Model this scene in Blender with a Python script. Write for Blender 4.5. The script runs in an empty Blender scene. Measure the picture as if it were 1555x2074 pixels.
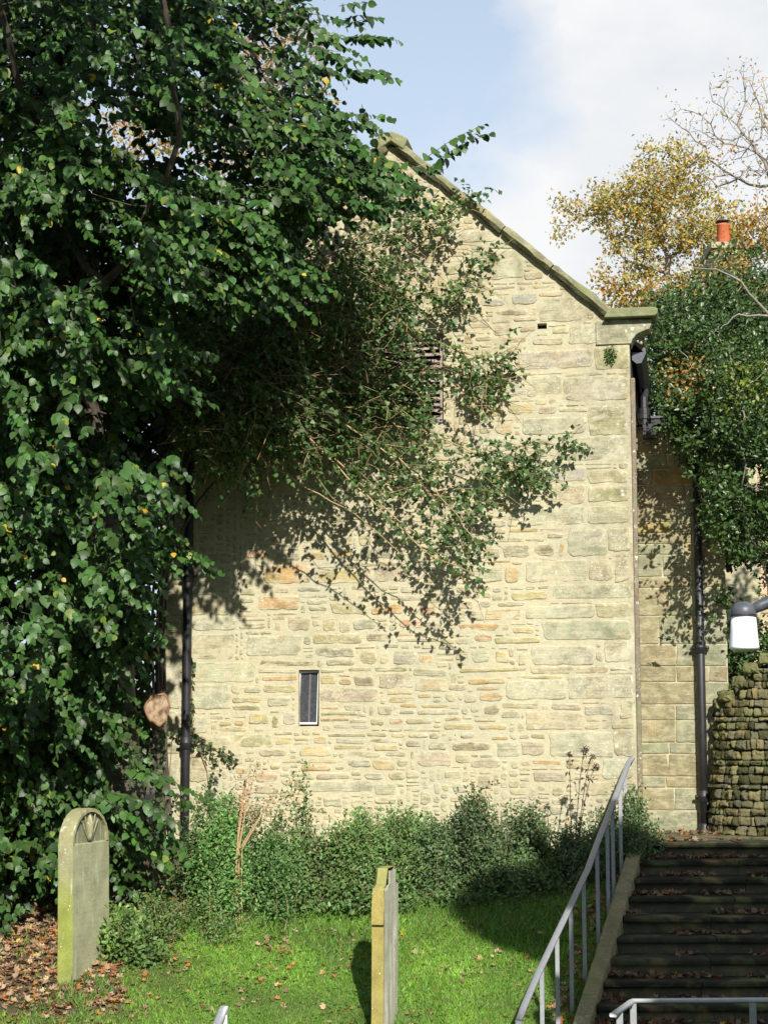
import bpy, bmesh, math, random
import numpy as np
from mathutils import Vector, Matrix, noise as mnoise

R = math.radians
sc = bpy.context.scene
col = sc.collection
rng = np.random.default_rng(11)
random.seed(5)

# ------------------------------------------------------------------ camera, light, exposure
PITCH = math.atan(0.1266); FPX = 3500.0
cam = bpy.data.cameras.new('camera')
cam.sensor_fit = 'VERTICAL'; cam.sensor_height = 24; cam.lens = FPX / 2074 * 24
cam.clip_start = 0.1; cam.clip_end = 3000
camo = bpy.data.objects.new('camera', cam); col.objects.link(camo)
camo.location = (0, 0, 0); camo.rotation_euler = (math.pi/2 + PITCH, 0, 0)
sc.camera = camo

SUN_S, SUN_E = R(10), R(33)
SUNV = Vector((math.sin(SUN_S)*math.cos(SUN_E), -math.cos(SUN_S)*math.cos(SUN_E), math.sin(SUN_E)))
sl = bpy.data.lights.new('sun', 'SUN'); sl.energy = 5.0; sl.angle = R(0.55); sl.color = (1.0, 0.955, 0.87)
so = bpy.data.objects.new('sun', sl); col.objects.link(so)
so.rotation_euler = SUNV.to_track_quat('Z', 'Y').to_euler(); so.location = (5, -20, 15)

sc.view_settings.view_transform = 'Standard'; sc.view_settings.look = 'None'
sc.view_settings.gamma = 1.0; sc.view_settings.exposure = 0.62; sc.view_settings.use_curve_mapping = False
sc.cycles.max_bounces = 6; sc.cycles.diffuse_bounces = 3; sc.cycles.glossy_bounces = 2
sc.cycles.transmission_bounces = 4; sc.cycles.transparent_max_bounces = 4

world = bpy.data.worlds.new('World'); sc.world = world; world.use_nodes = True
def build_world():
    nt = world.node_tree; N = nt.nodes; L = nt.links; N.clear()
    out = N.new('ShaderNodeOutputWorld'); bg = N.new('ShaderNodeBackground'); bg.inputs[1].default_value = 0.08
    sky = N.new('ShaderNodeTexSky'); sky.sky_type = 'NISHITA'; sky.sun_disc = False
    sky.sun_elevation = SUN_E; sky.sun_rotation = math.pi - SUN_S; sky.air_density = 1.0; sky.dust_density = 0.6
    tc = N.new('ShaderNodeTexCoord')
    mp = N.new('ShaderNodeMapping'); mp.inputs['Scale'].default_value = (1, 1, 1.6); mp.inputs['Location'].default_value = (3.1, 1.7, 0.4)
    L.new(tc.outputs['Generated'], mp.inputs[0])
    n1 = N.new('ShaderNodeTexNoise'); n1.inputs['Scale'].default_value = 5.0; n1.inputs['Detail'].default_value = 9; n1.inputs['Roughness'].default_value = 0.55
    L.new(mp.outputs[0], n1.inputs[0])
    sep = N.new('ShaderNodeSeparateXYZ'); L.new(tc.outputs['Generated'], sep.inputs[0])
    def M(op, a, b=None, c=None):
        m = N.new('ShaderNodeMath'); m.operation = op
        for i, v in enumerate((a, b, c)):
            if v is None: continue
            if isinstance(v, (int, float)): m.inputs[i].default_value = v
            else: L.new(v, m.inputs[i])
        return m.outputs[0]
    # cloud bank edge: cloud to the right of a slanting line, blue to the left
    e = M('ADD', sep.outputs[0], M('MULTIPLY', sep.outputs[2], -0.26))
    e = M('ADD', e, M('MULTIPLY', M('SUBTRACT', n1.outputs[0], 0.5), 0.30))
    e = M('MULTIPLY', M('SUBTRACT', e, -0.068), 18.0)
    e = M('MINIMUM', M('MAXIMUM', e, 0.0), 1.0)
    front = M('MINIMUM', M('MAXIMUM', M('MULTIPLY', sep.outputs[1], 4.0), 0.0), 1.0)
    gen = M('MINIMUM', M('MAXIMUM', M('MULTIPLY', M('SUBTRACT', n1.outputs[0], 0.61), 7.0), 0.0), 1.0)
    e = M('ADD', M('MULTIPLY', e, front), M('MULTIPLY', gen, M('SUBTRACT', 1.0, front)))
    n2 = N.new('ShaderNodeTexNoise'); n2.inputs['Scale'].default_value = 9.0; n2.inputs['Detail'].default_value = 7
    L.new(mp.outputs[0], n2.inputs[0])
    cr = N.new('ShaderNodeValToRGB'); cr.color_ramp.elements[0].position = 0.36; cr.color_ramp.elements[0].color = (6.5, 6.8, 7.2, 1)
    cr.color_ramp.elements[1].position = 0.6; cr.color_ramp.elements[1].color = (7.7, 7.75, 7.8, 1)
    L.new(n2.outputs[0], cr.inputs[0])
    # thin veil over the blue
    mv = N.new('ShaderNodeMixRGB');  mv.inputs[2].default_value = (5.5, 6.6, 8.0, 1)
    L.new(sky.outputs[0], mv.inputs[1])
    L.new(M('MAXIMUM', M('MINIMUM', M('SUBTRACT', 1.38, M('MULTIPLY', sep.outputs[2], 1.7)), 0.85), 0.0), mv.inputs[0])
    mx = N.new('ShaderNodeMixRGB'); L.new(e, mx.inputs[0]); L.new(mv.outputs[0], mx.inputs[1]); L.new(cr.outputs[0], mx.inputs[2])
    L.new(mx.outputs[0], bg.inputs[0]); L.new(bg.outputs[0], out.inputs[0])
build_world()

# ------------------------------------------------------------------ camera geometry helpers (design in photo pixels, place in metres)
cp, sp = math.cos(PITCH), math.sin(PITCH)
def ray(px, py):
    a = (px-777.5)/FPX; b = (1037-py)/FPX
    return np.array([a, cp - sp*b, sp + cp*b])
def P(px, py, D):
    d = ray(px, py); return d*(D/d[1])
def px_of(p):
    x, y, z = p; f = y*cp + z*sp; u = -y*sp + z*cp
    return 777.5 + FPX*x/f, 1037 - FPX*u/f

TH = R(10)
U = np.array([math.cos(TH), -math.sin(TH), 0.0]); NN = np.array([-math.sin(TH), -math.cos(TH), 0.0]); Z = np.array([0, 0, 1.0])
C0 = P(1288, 1480, 20.0)
def W(u, z, n=0.0, o=None): return (C0 if o is None else o) + u*U + z*Z + n*NN
def wall_uz(px, py, off=0.0, o=None):
    o = C0 if o is None else o
    d = ray(px, py); t = (o.dot(NN)+off)/d.dot(NN); p = d*t
    return (p-o).dot(U), p[2]

# ------------------------------------------------------------------ materials
def new_mat(name):
    m = bpy.data.materials.new(name); m.use_nodes = True
    nt = m.node_tree; return m, nt, nt.nodes, nt.links, nt.nodes['Principled BSDF']
def noise_node(N, L, vec, scale, detail=4, rough=0.55):
    n = N.new('ShaderNodeTexNoise'); n.inputs['Scale'].default_value = scale; n.inputs['Detail'].default_value = detail; n.inputs['Roughness'].default_value = rough
    if vec is not None: L.new(vec, n.inputs[0])
    return n.outputs[0]
def mapping(N, L, vec, scale):
    m = N.new('ShaderNodeMapping'); m.inputs['Scale'].default_value = scale; L.new(vec, m.inputs[0]); return m.outputs[0]
def ramp(N, L, fac, stops):
    r = N.new('ShaderNodeValToRGB'); el = r.color_ramp.elements
    while len(el) < len(stops): el.new(0.5)
    for e, (p, c) in zip(el, stops):
        e.position = p; e.color = (c, c, c, 1) if isinstance(c, (int, float)) else (*c, 1)
    L.new(fac, r.inputs[0]); return r.outputs[0]
def mix(N, L, fac, a, b, mode='MIX'):
    m = N.new('ShaderNodeMixRGB'); m.blend_type = mode
    for i, v in ((0, fac), (1, a), (2, b)):
        if isinstance(v, (int, float)): m.inputs[i].default_value = v
        elif isinstance(v, tuple): m.inputs[i].default_value = (*v, 1)
        else: L.new(v, m.inputs[i])
    return m.outputs[0]
def bump(N, L, h, strength, dist, bsdf, prev=None):
    b = N.new('ShaderNodeBump'); b.inputs['Strength'].default_value = strength; b.inputs['Distance'].default_value = dist
    L.new(h, b.inputs['Height'])
    if prev is not None: L.new(prev, b.inputs['Normal'])
    L.new(b.outputs[0], bsdf.inputs['Normal']); return b.outputs[0]

def weather(N, L, tc, c):
    sx = N.new('ShaderNodeSeparateXYZ'); L.new(tc, sx.inputs[0])
    g = noise_node(N, L, mapping(N, L, tc, (1, 1, 0.6)), 0.9, 5, 0.6)
    c = mix(N, L, ramp(N, L, g, [(0.42, 0.0), (0.68, 0.55)]), c, mix(N, L, 1.0, c, (0.74, 0.76, 0.80), 'MULTIPLY'))
    k = N.new('ShaderNodeMath'); k.operation = 'MULTIPLY_ADD'; L.new(sx.outputs[0], k.inputs[0]); k.inputs[1].default_value = 0.55; k.inputs[2].default_value = -1.02
    h = noise_node(N, L, mapping(N, L, tc, (1.5, 1.5, 1.0)), 3.2, 6, 0.65)
    k2 = N.new('ShaderNodeMath'); k2.operation = 'MULTIPLY_ADD'; L.new(h, k2.inputs[0]); k2.inputs[1].default_value = 1.9; k2.inputs[2].default_value = -0.75
    k3 = N.new('ShaderNodeMath'); k3.operation = 'MULTIPLY'; k3.use_clamp = True; L.new(k.outputs[0], k3.inputs[0]); L.new(k2.outputs[0], k3.inputs[1])
    k4 = N.new('ShaderNodeMath'); k4.operation = 'MULTIPLY'; k4.use_clamp = True; L.new(k3.outputs[0], k4.inputs[0]); k4.inputs[1].default_value = 3.2
    c = mix(N, L, k4.outputs[0], c, mix(N, L, 1.0, c, (0.58, 0.56, 0.54), 'MULTIPLY'))
    # brown run-off below the coping
    q = N.new('ShaderNodeMath'); q.operation = 'MULTIPLY_ADD'; L.new(sx.outputs[2], q.inputs[0]); q.inputs[1].default_value = 0.45; q.inputs[2].default_value = -2.1; q.use_clamp = True
    r = mix(N, L, 1.0, ramp(N, L, h, [(0.45, 0.0), (0.62, 0.7)]), q.outputs[0], 'MULTIPLY')
    return mix(N, L, r, c, mix(N, L, 1.0, c, (0.72, 0.66, 0.58), 'MULTIPLY'))
def stone_mat(name, lichen=0.5, moss=0.0, strata=1.0, bumpd=0.02, smear=0.0, vert=False):
    m, nt, N, L, B = new_mat(name)
    tc = N.new('ShaderNodeTexCoord').outputs['Object']
    at = N.new('ShaderNodeAttribute'); at.attribute_name = 'Col'
    v1 = noise_node(N, L, tc, 6, 5); v2 = noise_node(N, L, tc, 45, 4, 0.65)
    st = noise_node(N, L, mapping(N, L, tc, (24, 24, 3) if vert else (2.2, 2.2, 26)), 1.6, 6, 0.65)
    c = mix(N, L, 1.0, at.outputs['Color'], ramp(N, L, v1, [(0.3, 0.72), (0.7, 1.2)]), 'MULTIPLY')
    c = mix(N, L, 0.75, c, ramp(N, L, v2, [(0.3, 0.72), (0.7, 1.22)]), 'MULTIPLY')
    c = mix(N, L, 0.5*strata, c, ramp(N, L, st, [(0.34, 0.6), (0.5, 1.05), (0.68, 1.15)]), 'MULTIPLY')
    if smear > 0:
        ck = noise_node(N, L, mapping(N, L, tc, (1.6, 1.6, 21)), 2.3, 5, 0.6)
        ca = ramp(N, L, noise_node(N, L, tc, 1.9, 3), [(0.42, 0.0), (0.60, 1.0)])
        cm_ = mix(N, L, 1.0, ramp(N, L, ck, [(0.30, 1.0), (0.37, 0.0)]), ca, 'MULTIPLY')
        c = mix(N, L, cm_, c, (0.13, 0.10, 0.055))  # dark lines painted for bedding cracks and the undercut shade below them
    # rusty and green patches of the stone itself
    rp = noise_node(N, L, tc, 3.3, 3)
    c = mix(N, L, ramp(N, L, rp, [(0.56, 0.0), (0.72, 0.42)]), c, (0.42, 0.30, 0.12))
    gp = noise_node(N, L, mapping(N, L, tc, (1.3, 1.3, 1.9)), 2.1, 4)
    c = mix(N, L, ramp(N, L, gp, [(0.52, 0.0), (0.7, 0.35+moss)]), c, (0.17, 0.20, 0.07))
    if smear > 0:
        sm = noise_node(N, L, mapping(N, L, tc, (1, 1, 2.2)), 7.5, 6, 0.68)
        c = mix(N, L, ramp(N, L, sm, [(0.48, 0.0), (0.60, smear)]), c, (0.455, 0.415, 0.28))
        c = weather(N, L, tc, c)
    if lichen > 0:
        vo = N.new('ShaderNodeTexVoronoi'); vo.inputs['Scale'].default_value = 34; L.new(tc, vo.inputs[0])
        lm = ramp(N, L, vo.outputs['Distance'], [(0.16, 1.0), (0.30, 0.0)])
        area = ramp(N, L, noise_node(N, L, tc, 1.7, 4), [(0.60-0.16*lichen, 0.0), (0.70-0.16*lichen, 1.0)])
        n3 = ramp(N, L, noise_node(N, L, tc, 19, 5, 0.7), [(0.56, 0.0), (0.66, 1.0)])
        lf = mix(N, L, 1.0, mix(N, L, 0.5, lm, n3), area, 'MULTIPLY')
        if lichen >= 0.8:
            vb = N.new('ShaderNodeTexVoronoi'); vb.inputs['Scale'].default_value = 11; L.new(tc, vb.inputs[0])
            xx = N.new('ShaderNodeSeparateXYZ'); L.new(tc, xx.inputs[0]); xm = N.new('ShaderNodeMath'); xm.operation = 'MULTIPLY_ADD'; xm.use_clamp = True
            L.new(xx.outputs[0], xm.inputs[0]); xm.inputs[1].default_value = 2.2; xm.inputs[2].default_value = -5.2
            bl = mix(N, L, 1.0, ramp(N, L, vb.outputs['Distance'], [(0.20, 1.0), (0.32, 0.0)]), ramp(N, L, noise_node(N, L, tc, 14, 6, 0.75), [(0.50, 0.0), (0.58, 1.0)]), 'MULTIPLY')
            lf = mix(N, L, 1.0, lf, mix(N, L, 1.0, bl, xm.outputs[0], 'MULTIPLY'), 'ADD')
        c = mix(N, L, mix(N, L, 1.0, lf, (0.9, 0.9, 0.9), 'MULTIPLY'), c, (0.62, 0.60, 0.50))
    L.new(c, B.inputs['Base Color']); B.inputs['Roughness'].default_value = 0.93; B.inputs['Specular IOR Level'].default_value = 0.2
    b1 = bump(N, L, st, 0.55*strata+0.05, bumpd, B)
    b2 = bump(N, L, noise_node(N, L, tc, 28, 6, 0.7), 0.6, bumpd*0.55, B, b1)
    return m
def flat_mat(name, c, rough=0.6, metal=0.0, nz=0.15, sc_=20, bd=0.002, spec=0.5):
    m, nt, N, L, B = new_mat(name)
    tc = N.new('ShaderNodeTexCoord').outputs['Object']
    n = noise_node(N, L, tc, sc_, 5)
    L.new(mix(N, L, 1.0, c, ramp(N, L, n, [(0.3, 1-nz), (0.7, 1+nz)]), 'MULTIPLY'), B.inputs['Base Color'])
    B.inputs['Roughness'].default_value = rough; B.inputs['Metallic'].default_value = metal; B.inputs['Specular IOR Level'].default_value = spec
    bump(N, L, n, 0.4, bd, B)
    return m
def leaf_mat(name, rough=0.42, trans=0.25, spec=0.5, tint=(1.3, 1.5, 0.6)):
    m, nt, N, L, B = new_mat(name)
    at = N.new('ShaderNodeAttribute'); at.attribute_name = 'Col'
    tc = N.new('ShaderNodeTexCoord').outputs['Object']
    c = mix(N, L, 0.5, at.outputs['Color'], ramp(N, L, noise_node(N, L, tc, 60, 3), [(0.3, 0.65), (0.7, 1.3)]), 'MULTIPLY')
    L.new(c, B.inputs['Base Color']); B.inputs['Roughness'].default_value = rough; B.inputs['Specular IOR Level'].default_value = spec
    bump(N, L, noise_node(N, L, tc, 90, 2), 0.3, 0.004, B)
    t = N.new('ShaderNodeBsdfTranslucent'); L.new(mix(N, L, 1.0, c, tint, 'MULTIPLY'), t.inputs[0])
    ms = N.new('ShaderNodeMixShader'); ms.inputs[0].default_value = trans
    L.new(B.outputs[0], ms.inputs[1]); L.new(t.outputs[0], ms.inputs[2]); L.new(ms.outputs[0], N['Material Output'].inputs[0])
    return m
def bark_mat(name, c1, c2, sc_=14):
    m, nt, N, L, B = new_mat(name)
    tc = N.new('ShaderNodeTexCoord').outputs['Object']
    n = noise_node(N, L, mapping(N, L, tc, (1, 1, 0.25)), sc_, 6, 0.7)
    L.new(mix(N, L, ramp(N, L, n, [(0.35, 0.0), (0.65, 1.0)]), c1, c2), B.inputs['Base Color'])
    B.inputs['Roughness'].default_value = 0.95; bump(N, L, n, 0.8, 0.02, B); return m

M_STONE = stone_mat('gable_stone', 0.45, 0, 1.0, 0.024, 0.85); M_QUOIN = stone_mat('ashlar_stone', 1.0, 0, 0.6, 0.016, 0.8)
M_WING = stone_mat('wing_stone', 0.1, 0.2, 0.5, 0.016, 0.45)
M_COPE = stone_mat('coping_stone', 0.5, 0.3, 0.35, 0.03)
M_RUBBLE = stone_mat('mossy_rubble', 0.1, 0.45, 1.0, 0.05, 0, True)
M_DARKSTEP = stone_mat('step_stone', 0.0, 0.2, 0.4, 0.012)
def mortar_mat():
    m, nt, N, L, B = new_mat('lime_mortar')
    tc = N.new('ShaderNodeTexCoord').outputs['Object']
    a = noise_node(N, L, tc, 1.4, 5); b = noise_node(N, L, tc, 24, 6, 0.7); s = noise_node(N, L, mapping(N, L, tc, (1.5, 1.5, 14)), 2.4, 6, 0.6)
    c = mix(N, L, ramp(N, L, a, [(0.35, 0.0), (0.65, 1.0)]), (0.475, 0.42, 0.275), (0.45, 0.43, 0.305))
    c = mix(N, L, 0.8, c, ramp(N, L, b, [(0.3, 0.82), (0.7, 1.12)]), 'MULTIPLY')
    c = mix(N, L, ramp(N, L, s, [(0.56, 0.0), (0.72, 0.4)]), c, (0.33, 0.29, 0.15))
    ck = noise_node(N, L, mapping(N, L, tc, (1.8, 1.8, 24)), 2.6, 5, 0.6)
    ca = ramp(N, L, noise_node(N, L, tc, 1.9, 3), [(0.45, 0.0), (0.62, 0.9)])
    c = mix(N, L, mix(N, L, 1.0, ramp(N, L, ck, [(0.31, 1.0), (0.37, 0.0)]), ca, 'MULTIPLY'), c, (0.17, 0.13, 0.07))  # fainter painted crack lines, with undercut shade put into the colour
    c = weather(N, L, tc, c)
    L.new(c, B.inputs['Base Color']); B.inputs['Roughness'].default_value = 0.97; B.inputs['Specular IOR Level'].default_value = 0.1
    p = bump(N, L, s, 0.4, 0.012, B); bump(N, L, b, 0.7, 0.01, B, p); return m
M_MORTAR = mortar_mat()
M_LIMELEAF = leaf_mat('lime_leaf', 0.45, 0.12, 0.3)
M_HOLLY = leaf_mat('glossy_leaf', 0.36, 0.12, 0.42)
M_SMALL = leaf_mat('small_leaf', 0.5, 0.28, 0.4)
M_AUT = leaf_mat('autumn_leaf', 0.6, 0.4, 0.3, (1.3, 1.2, 0.8))
M_GRASS = leaf_mat('grass_blade', 0.5, 0.35, 0.35, (1.2, 1.5, 0.5))
M_LITTER = leaf_mat('dead_leaf', 0.7, 0.15, 0.25, (1.2, 1.0, 0.7))
M_BARK = bark_mat('lime_bark', (0.045, 0.036, 0.026), (0.095, 0.078, 0.055))
M_TWIG = bark_mat('pale_stem', (0.30, 0.20, 0.10), (0.45, 0.33, 0.17), 30)
M_GREYBARK = bark_mat('grey_bark', (0.16, 0.14, 0.12), (0.32, 0.29, 0.25), 8)
M_IRON = flat_mat('black_iron', (0.016, 0.016, 0.018), 0.5, 0.0, 0.3, 14)
M_RAIL = flat_mat('galvanised_rail', (0.27, 0.28, 0.30), 0.5, 0.3, 0.12, 30)
M_WOOD = flat_mat('weathered_wood', (0.33, 0.27, 0.24), 0.85, 0, 0.25, 12)
M_WHITE = flat_mat('white_frame', (0.75, 0.74, 0.70), 0.6, 0, 0.08)
M_SLATE = flat_mat('roof_slate', (0.10, 0.10, 0.11), 0.7, 0, 0.3, 5)
M_TERRA = flat_mat('terracotta', (0.50, 0.12, 0.05), 0.8, 0, 0.15, 8)
M_DARK = flat_mat('dark_interior', (0.012, 0.011, 0.01), 1.0)
M_EARTH = flat_mat('bare_earth', (0.06, 0.045, 0.03), 1.0, 0, 0.4, 8, 0.02)
M_GREYPL = flat_mat('grey_housing', (0.07, 0.075, 0.09), 0.45)

# ------------------------------------------------------------------ object helpers
def tag(o, label=None, cat=None, group=None, kind=None):
    if label: o['label'] = label
    if cat: o['category'] = cat
    if group: o['group'] = group
    if kind: o['kind'] = kind
    return o
def empty(name, loc, label, cat, group=None):
    o = bpy.data.objects.new(name, None); col.objects.link(o); o.location = loc; o.empty_display_size = 0.2
    return tag(o, label, cat, group)
def world_loc(p):
    v = Vector(p.location)
    while p.parent is not None:
        p = p.parent; v = v + Vector(p.location)
    return v
def mesh_obj(name, V, F, mat, parent=None, colr=None, smooth=False, kind=None):
    me = bpy.data.meshes.new(name)
    V = np.asarray(V, dtype=float)
    if parent is not None: V = V - np.array(world_loc(parent))
    me.from_pydata([tuple(v) for v in V], [], F)
    fin_mesh(me, mat, colr, smooth)
    return link(name, me, parent, kind)
def fin_mesh(me, mat, colr, smooth):
    if colr is not None:
        a = me.color_attributes.new('Col', 'FLOAT_COLOR', 'POINT')
        c = np.ones((len(me.vertices), 4), dtype=np.float32); c[:, :3] = np.asarray(colr)
        a.data.foreach_set('color', c.ravel())
    if smooth:
        me.polygons.foreach_set('use_smooth', np.ones(len(me.polygons), dtype=bool))
    if mat: me.materials.append(mat)
    me.update()
def link(name, me, parent=None, kind=None):
    o = bpy.data.objects.new(name, me); col.objects.link(o)
    if parent is not None: o.parent = parent
    if kind: o['kind'] = kind
    return o
def fast_mesh(name, V, polys_flat, sizes, mat, parent=None, colr=None, smooth=False, kind=None):
    """big meshes through numpy"""
    me = bpy.data.meshes.new(name)
    if parent is not None: V = V - np.array(world_loc(parent))
    me.vertices.add(len(V)); me.vertices.foreach_set('co', V.astype(np.float32).ravel())
    me.loops.add(len(polys_flat)); me.loops.foreach_set('vertex_index', polys_flat.astype(np.int32))
    me.polygons.add(len(sizes)); st = np.zeros(len(sizes), dtype=np.int32); st[1:] = np.cumsum(sizes)[:-1]
    me.polygons.foreach_set('loop_start', st); me.polygons.foreach_set('loop_total', sizes.astype(np.int32))
    me.update(calc_edges=True); me.validate()
    fin_mesh(me, mat, colr, smooth)
    return link(name, me, parent, kind)

class MB:
    """collects shapes into one mesh"""
    def __init__(s): s.v = []; s.f = []; s.c = []
    def add(s, V, F, c=(0.4, 0.4, 0.4)):
        b = len(s.v); s.v += [tuple(map(float, v)) for v in V]; s.f += [tuple(i+b for i in f) for f in F]; s.c += [c]*len(V)
    def box(s, lo, hi, o=(0, 0, 0), ax=None, c=(0.4, 0.4, 0.4)):
        ax = ax or ((1, 0, 0), (0, 1, 0), (0, 0, 1)); A = np.array(ax, float); o = np.array(o, float)
        V = [o + A[0]*x + A[1]*y + A[2]*z for z in (lo[2], hi[2]) for y in (lo[1], hi[1]) for x in (lo[0], hi[0])]
        s.add(V, [(0, 2, 3, 1), (4, 5, 7, 6), (0, 1, 5, 4), (1, 3, 7, 5), (3, 2, 6, 7), (2, 0, 4, 6)], c)
    def tube(s, pts, rad, n=8, cap=True, c=(0.4, 0.4, 0.4), flat=None):
        pts = [np.array(p, float) for p in pts]
        if isinstance(rad, (int, float)): rad = [rad]*len(pts)
        b = len(s.v); prev = None
        for i, p in enumerate(pts):
            t = pts[min(i+1, len(pts)-1)] - pts[max(i-1, 0)]; t = t/(np.linalg.norm(t)+1e-9)
            if prev is None:
                a = np.cross(t, (0, 0, 1)); a = np.cross(t, (0, 1, 0)) if np.linalg.norm(a) < 0.1 else a
            else: a = prev - t*prev.dot(t)
            a = a/(np.linalg.norm(a)+1e-9); prev = a; bb = np.cross(t, a)
            for k in range(n):
                an = 2*math.pi*(k+0.5)/n
                fx, fy = (1, 1) if flat is None else flat
                s.v.append(tuple(p + rad[i]*(math.cos(an)*a*fx + math.sin(an)*bb*fy))); s.c.append(c)
        m = len(pts)
        for i in range(m-1):
            for k in range(n):
                k2 = (k+1) % n; s.f.append((b+i*n+k, b+i*n+k2, b+(i+1)*n+k2, b+(i+1)*n+k))
        if cap:
            s.f.append(tuple(b+k for k in range(n))[::-1]); s.f.append(tuple(b+(m-1)*n+k for k in range(n)))
    def prism(s, poly, n0, n1, o, c=(0.4, 0.4, 0.4), ax=None):
        """poly in (u,z), extruded along n"""
        A = ax or (U, Z, NN); k = len(poly)
        V = [o + A[0]*u + A[1]*z + A[2]*n for n in (n0, n1) for u, z in poly]
        s.add(V, [tuple(range(k))[::-1], tuple(range(k, 2*k))] + [(i, (i+1) % k, k+(i+1) % k, k+i) for i in range(k)], c)
    def build(s, name, mat, parent=None, smooth=False, kind=None, label=None):
        o = mesh_obj(name, s.v, s.f, mat, parent, s.c, smooth, kind)
        if label: o['label'] = label
        return o
def bevel(o, w=0.006, seg=2):
    m = o.modifiers.new('edge', 'BEVEL'); m.width = w; m.segments = seg; m.limit_method = 'ANGLE'; m.angle_limit = R(40); return o

# ------------------------------------------------------------------ terrain
def sstep(a, b, x):
    t = min(1, max(0, (x-a)/(b-a))); return t*t*(3-2*t)
def xl(y): return 2.86 - 0.305*(19.75-y)          # left edge of the stairs
def gz(x, y, raw=False):
    s = 0.33 + 0.09*sstep(-2.8, 0.2, x)
    d = 20-y
    if d < 0: z = -1.33
    elif d < 5: z = -1.35 - s*d
    else: z = -1.35 - s*5 - 0.25*sstep(5, 8, d)*1.0
    if y < 9: z += (z*-1 - 1.65)*sstep(0, 1, (9-y)/9)
    if x > xl(y) + 0.06 and y > 11 and not raw: z -= 0.45
    z += 0.03*mnoise.noise(Vector((x*0.8, y*0.8, 3)))
    return z
def RG(px, py, raw=True):
    d = ray(px, py); lo = 11.0
    for D in np.arange(11, 24, 0.05):
        p = d*(D/d[1])
        if p[2] < gz(p[0], p[1], raw): return np.array([p[0], p[1], gz(p[0], p[1], raw)])
    return p
def ground():
    xs = np.concatenate([[-400, -120, -50, -25, -14], np.arange(-9, 9.01, 0.12), [14, 25, 50, 120, 400]])
    ys = np.concatenate([[-300, -80, -30, -12], np.arange(-5, 8, 0.6), np.arange(8, 22.5, 0.12), [24, 28, 34, 44, 60, 100, 250, 900]])
    V = [(x, y, gz(x, y)) for y in ys for x in xs]; n = len(xs)
    F = [(j*n+i, j*n+i+1, (j+1)*n+i+1, (j+1)*n+i) for j in range(len(ys)-1) for i in range(n-1)]
    m, nt, N, L, B = new_mat('turf')
    tc = N.new('ShaderNodeTexCoord').outputs['Object']
    a = noise_node(N, L, tc, 3, 5); b = noise_node(N, L, tc, 40, 5)
    c = mix(N, L, ramp(N, L, a, [(0.35, 0.0), (0.7, 1.0)]), (0.08, 0.17, 0.025), (0.09, 0.12, 0.035))
    # bare litter-covered soil under the tree on the left
    sx = N.new('ShaderNodeSeparateXYZ'); L.new(tc, sx.inputs[0])
    mm = N.new('ShaderNodeMath'); mm.operation = 'MULTIPLY_ADD'; L.new(sx.outputs[0], mm.inputs[0]); mm.inputs[1].default_value = -0.8; mm.inputs[2].default_value = -1.75
    m2 = N.new('ShaderNodeMath'); m2.operation = 'MULTIPLY_ADD'; L.new(a, m2.inputs[0]); m2.inputs[1].default_value = 1.2; L.new(mm.outputs[0], m2.inputs[2]); m2.use_clamp = True
    c = mix(N, L, m2.outputs[0], c, (0.075, 0.05, 0.03))
    c = mix(N, L, 1.0, c, ramp(N, L, b, [(0.3, 0.6), (0.7, 1.35)]), 'MULTIPLY')
    L.new(c, B.inputs['Base Color']); B.inputs['Roughness'].default_value = 1.0; bump(N, L, b, 0.9, 0.03, B)
    o = mesh_obj('ground', V, F, m, smooth=True); tag(o, 'grassy bank rising to the foot of the stone gable', kind='structure')
ground()

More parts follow.
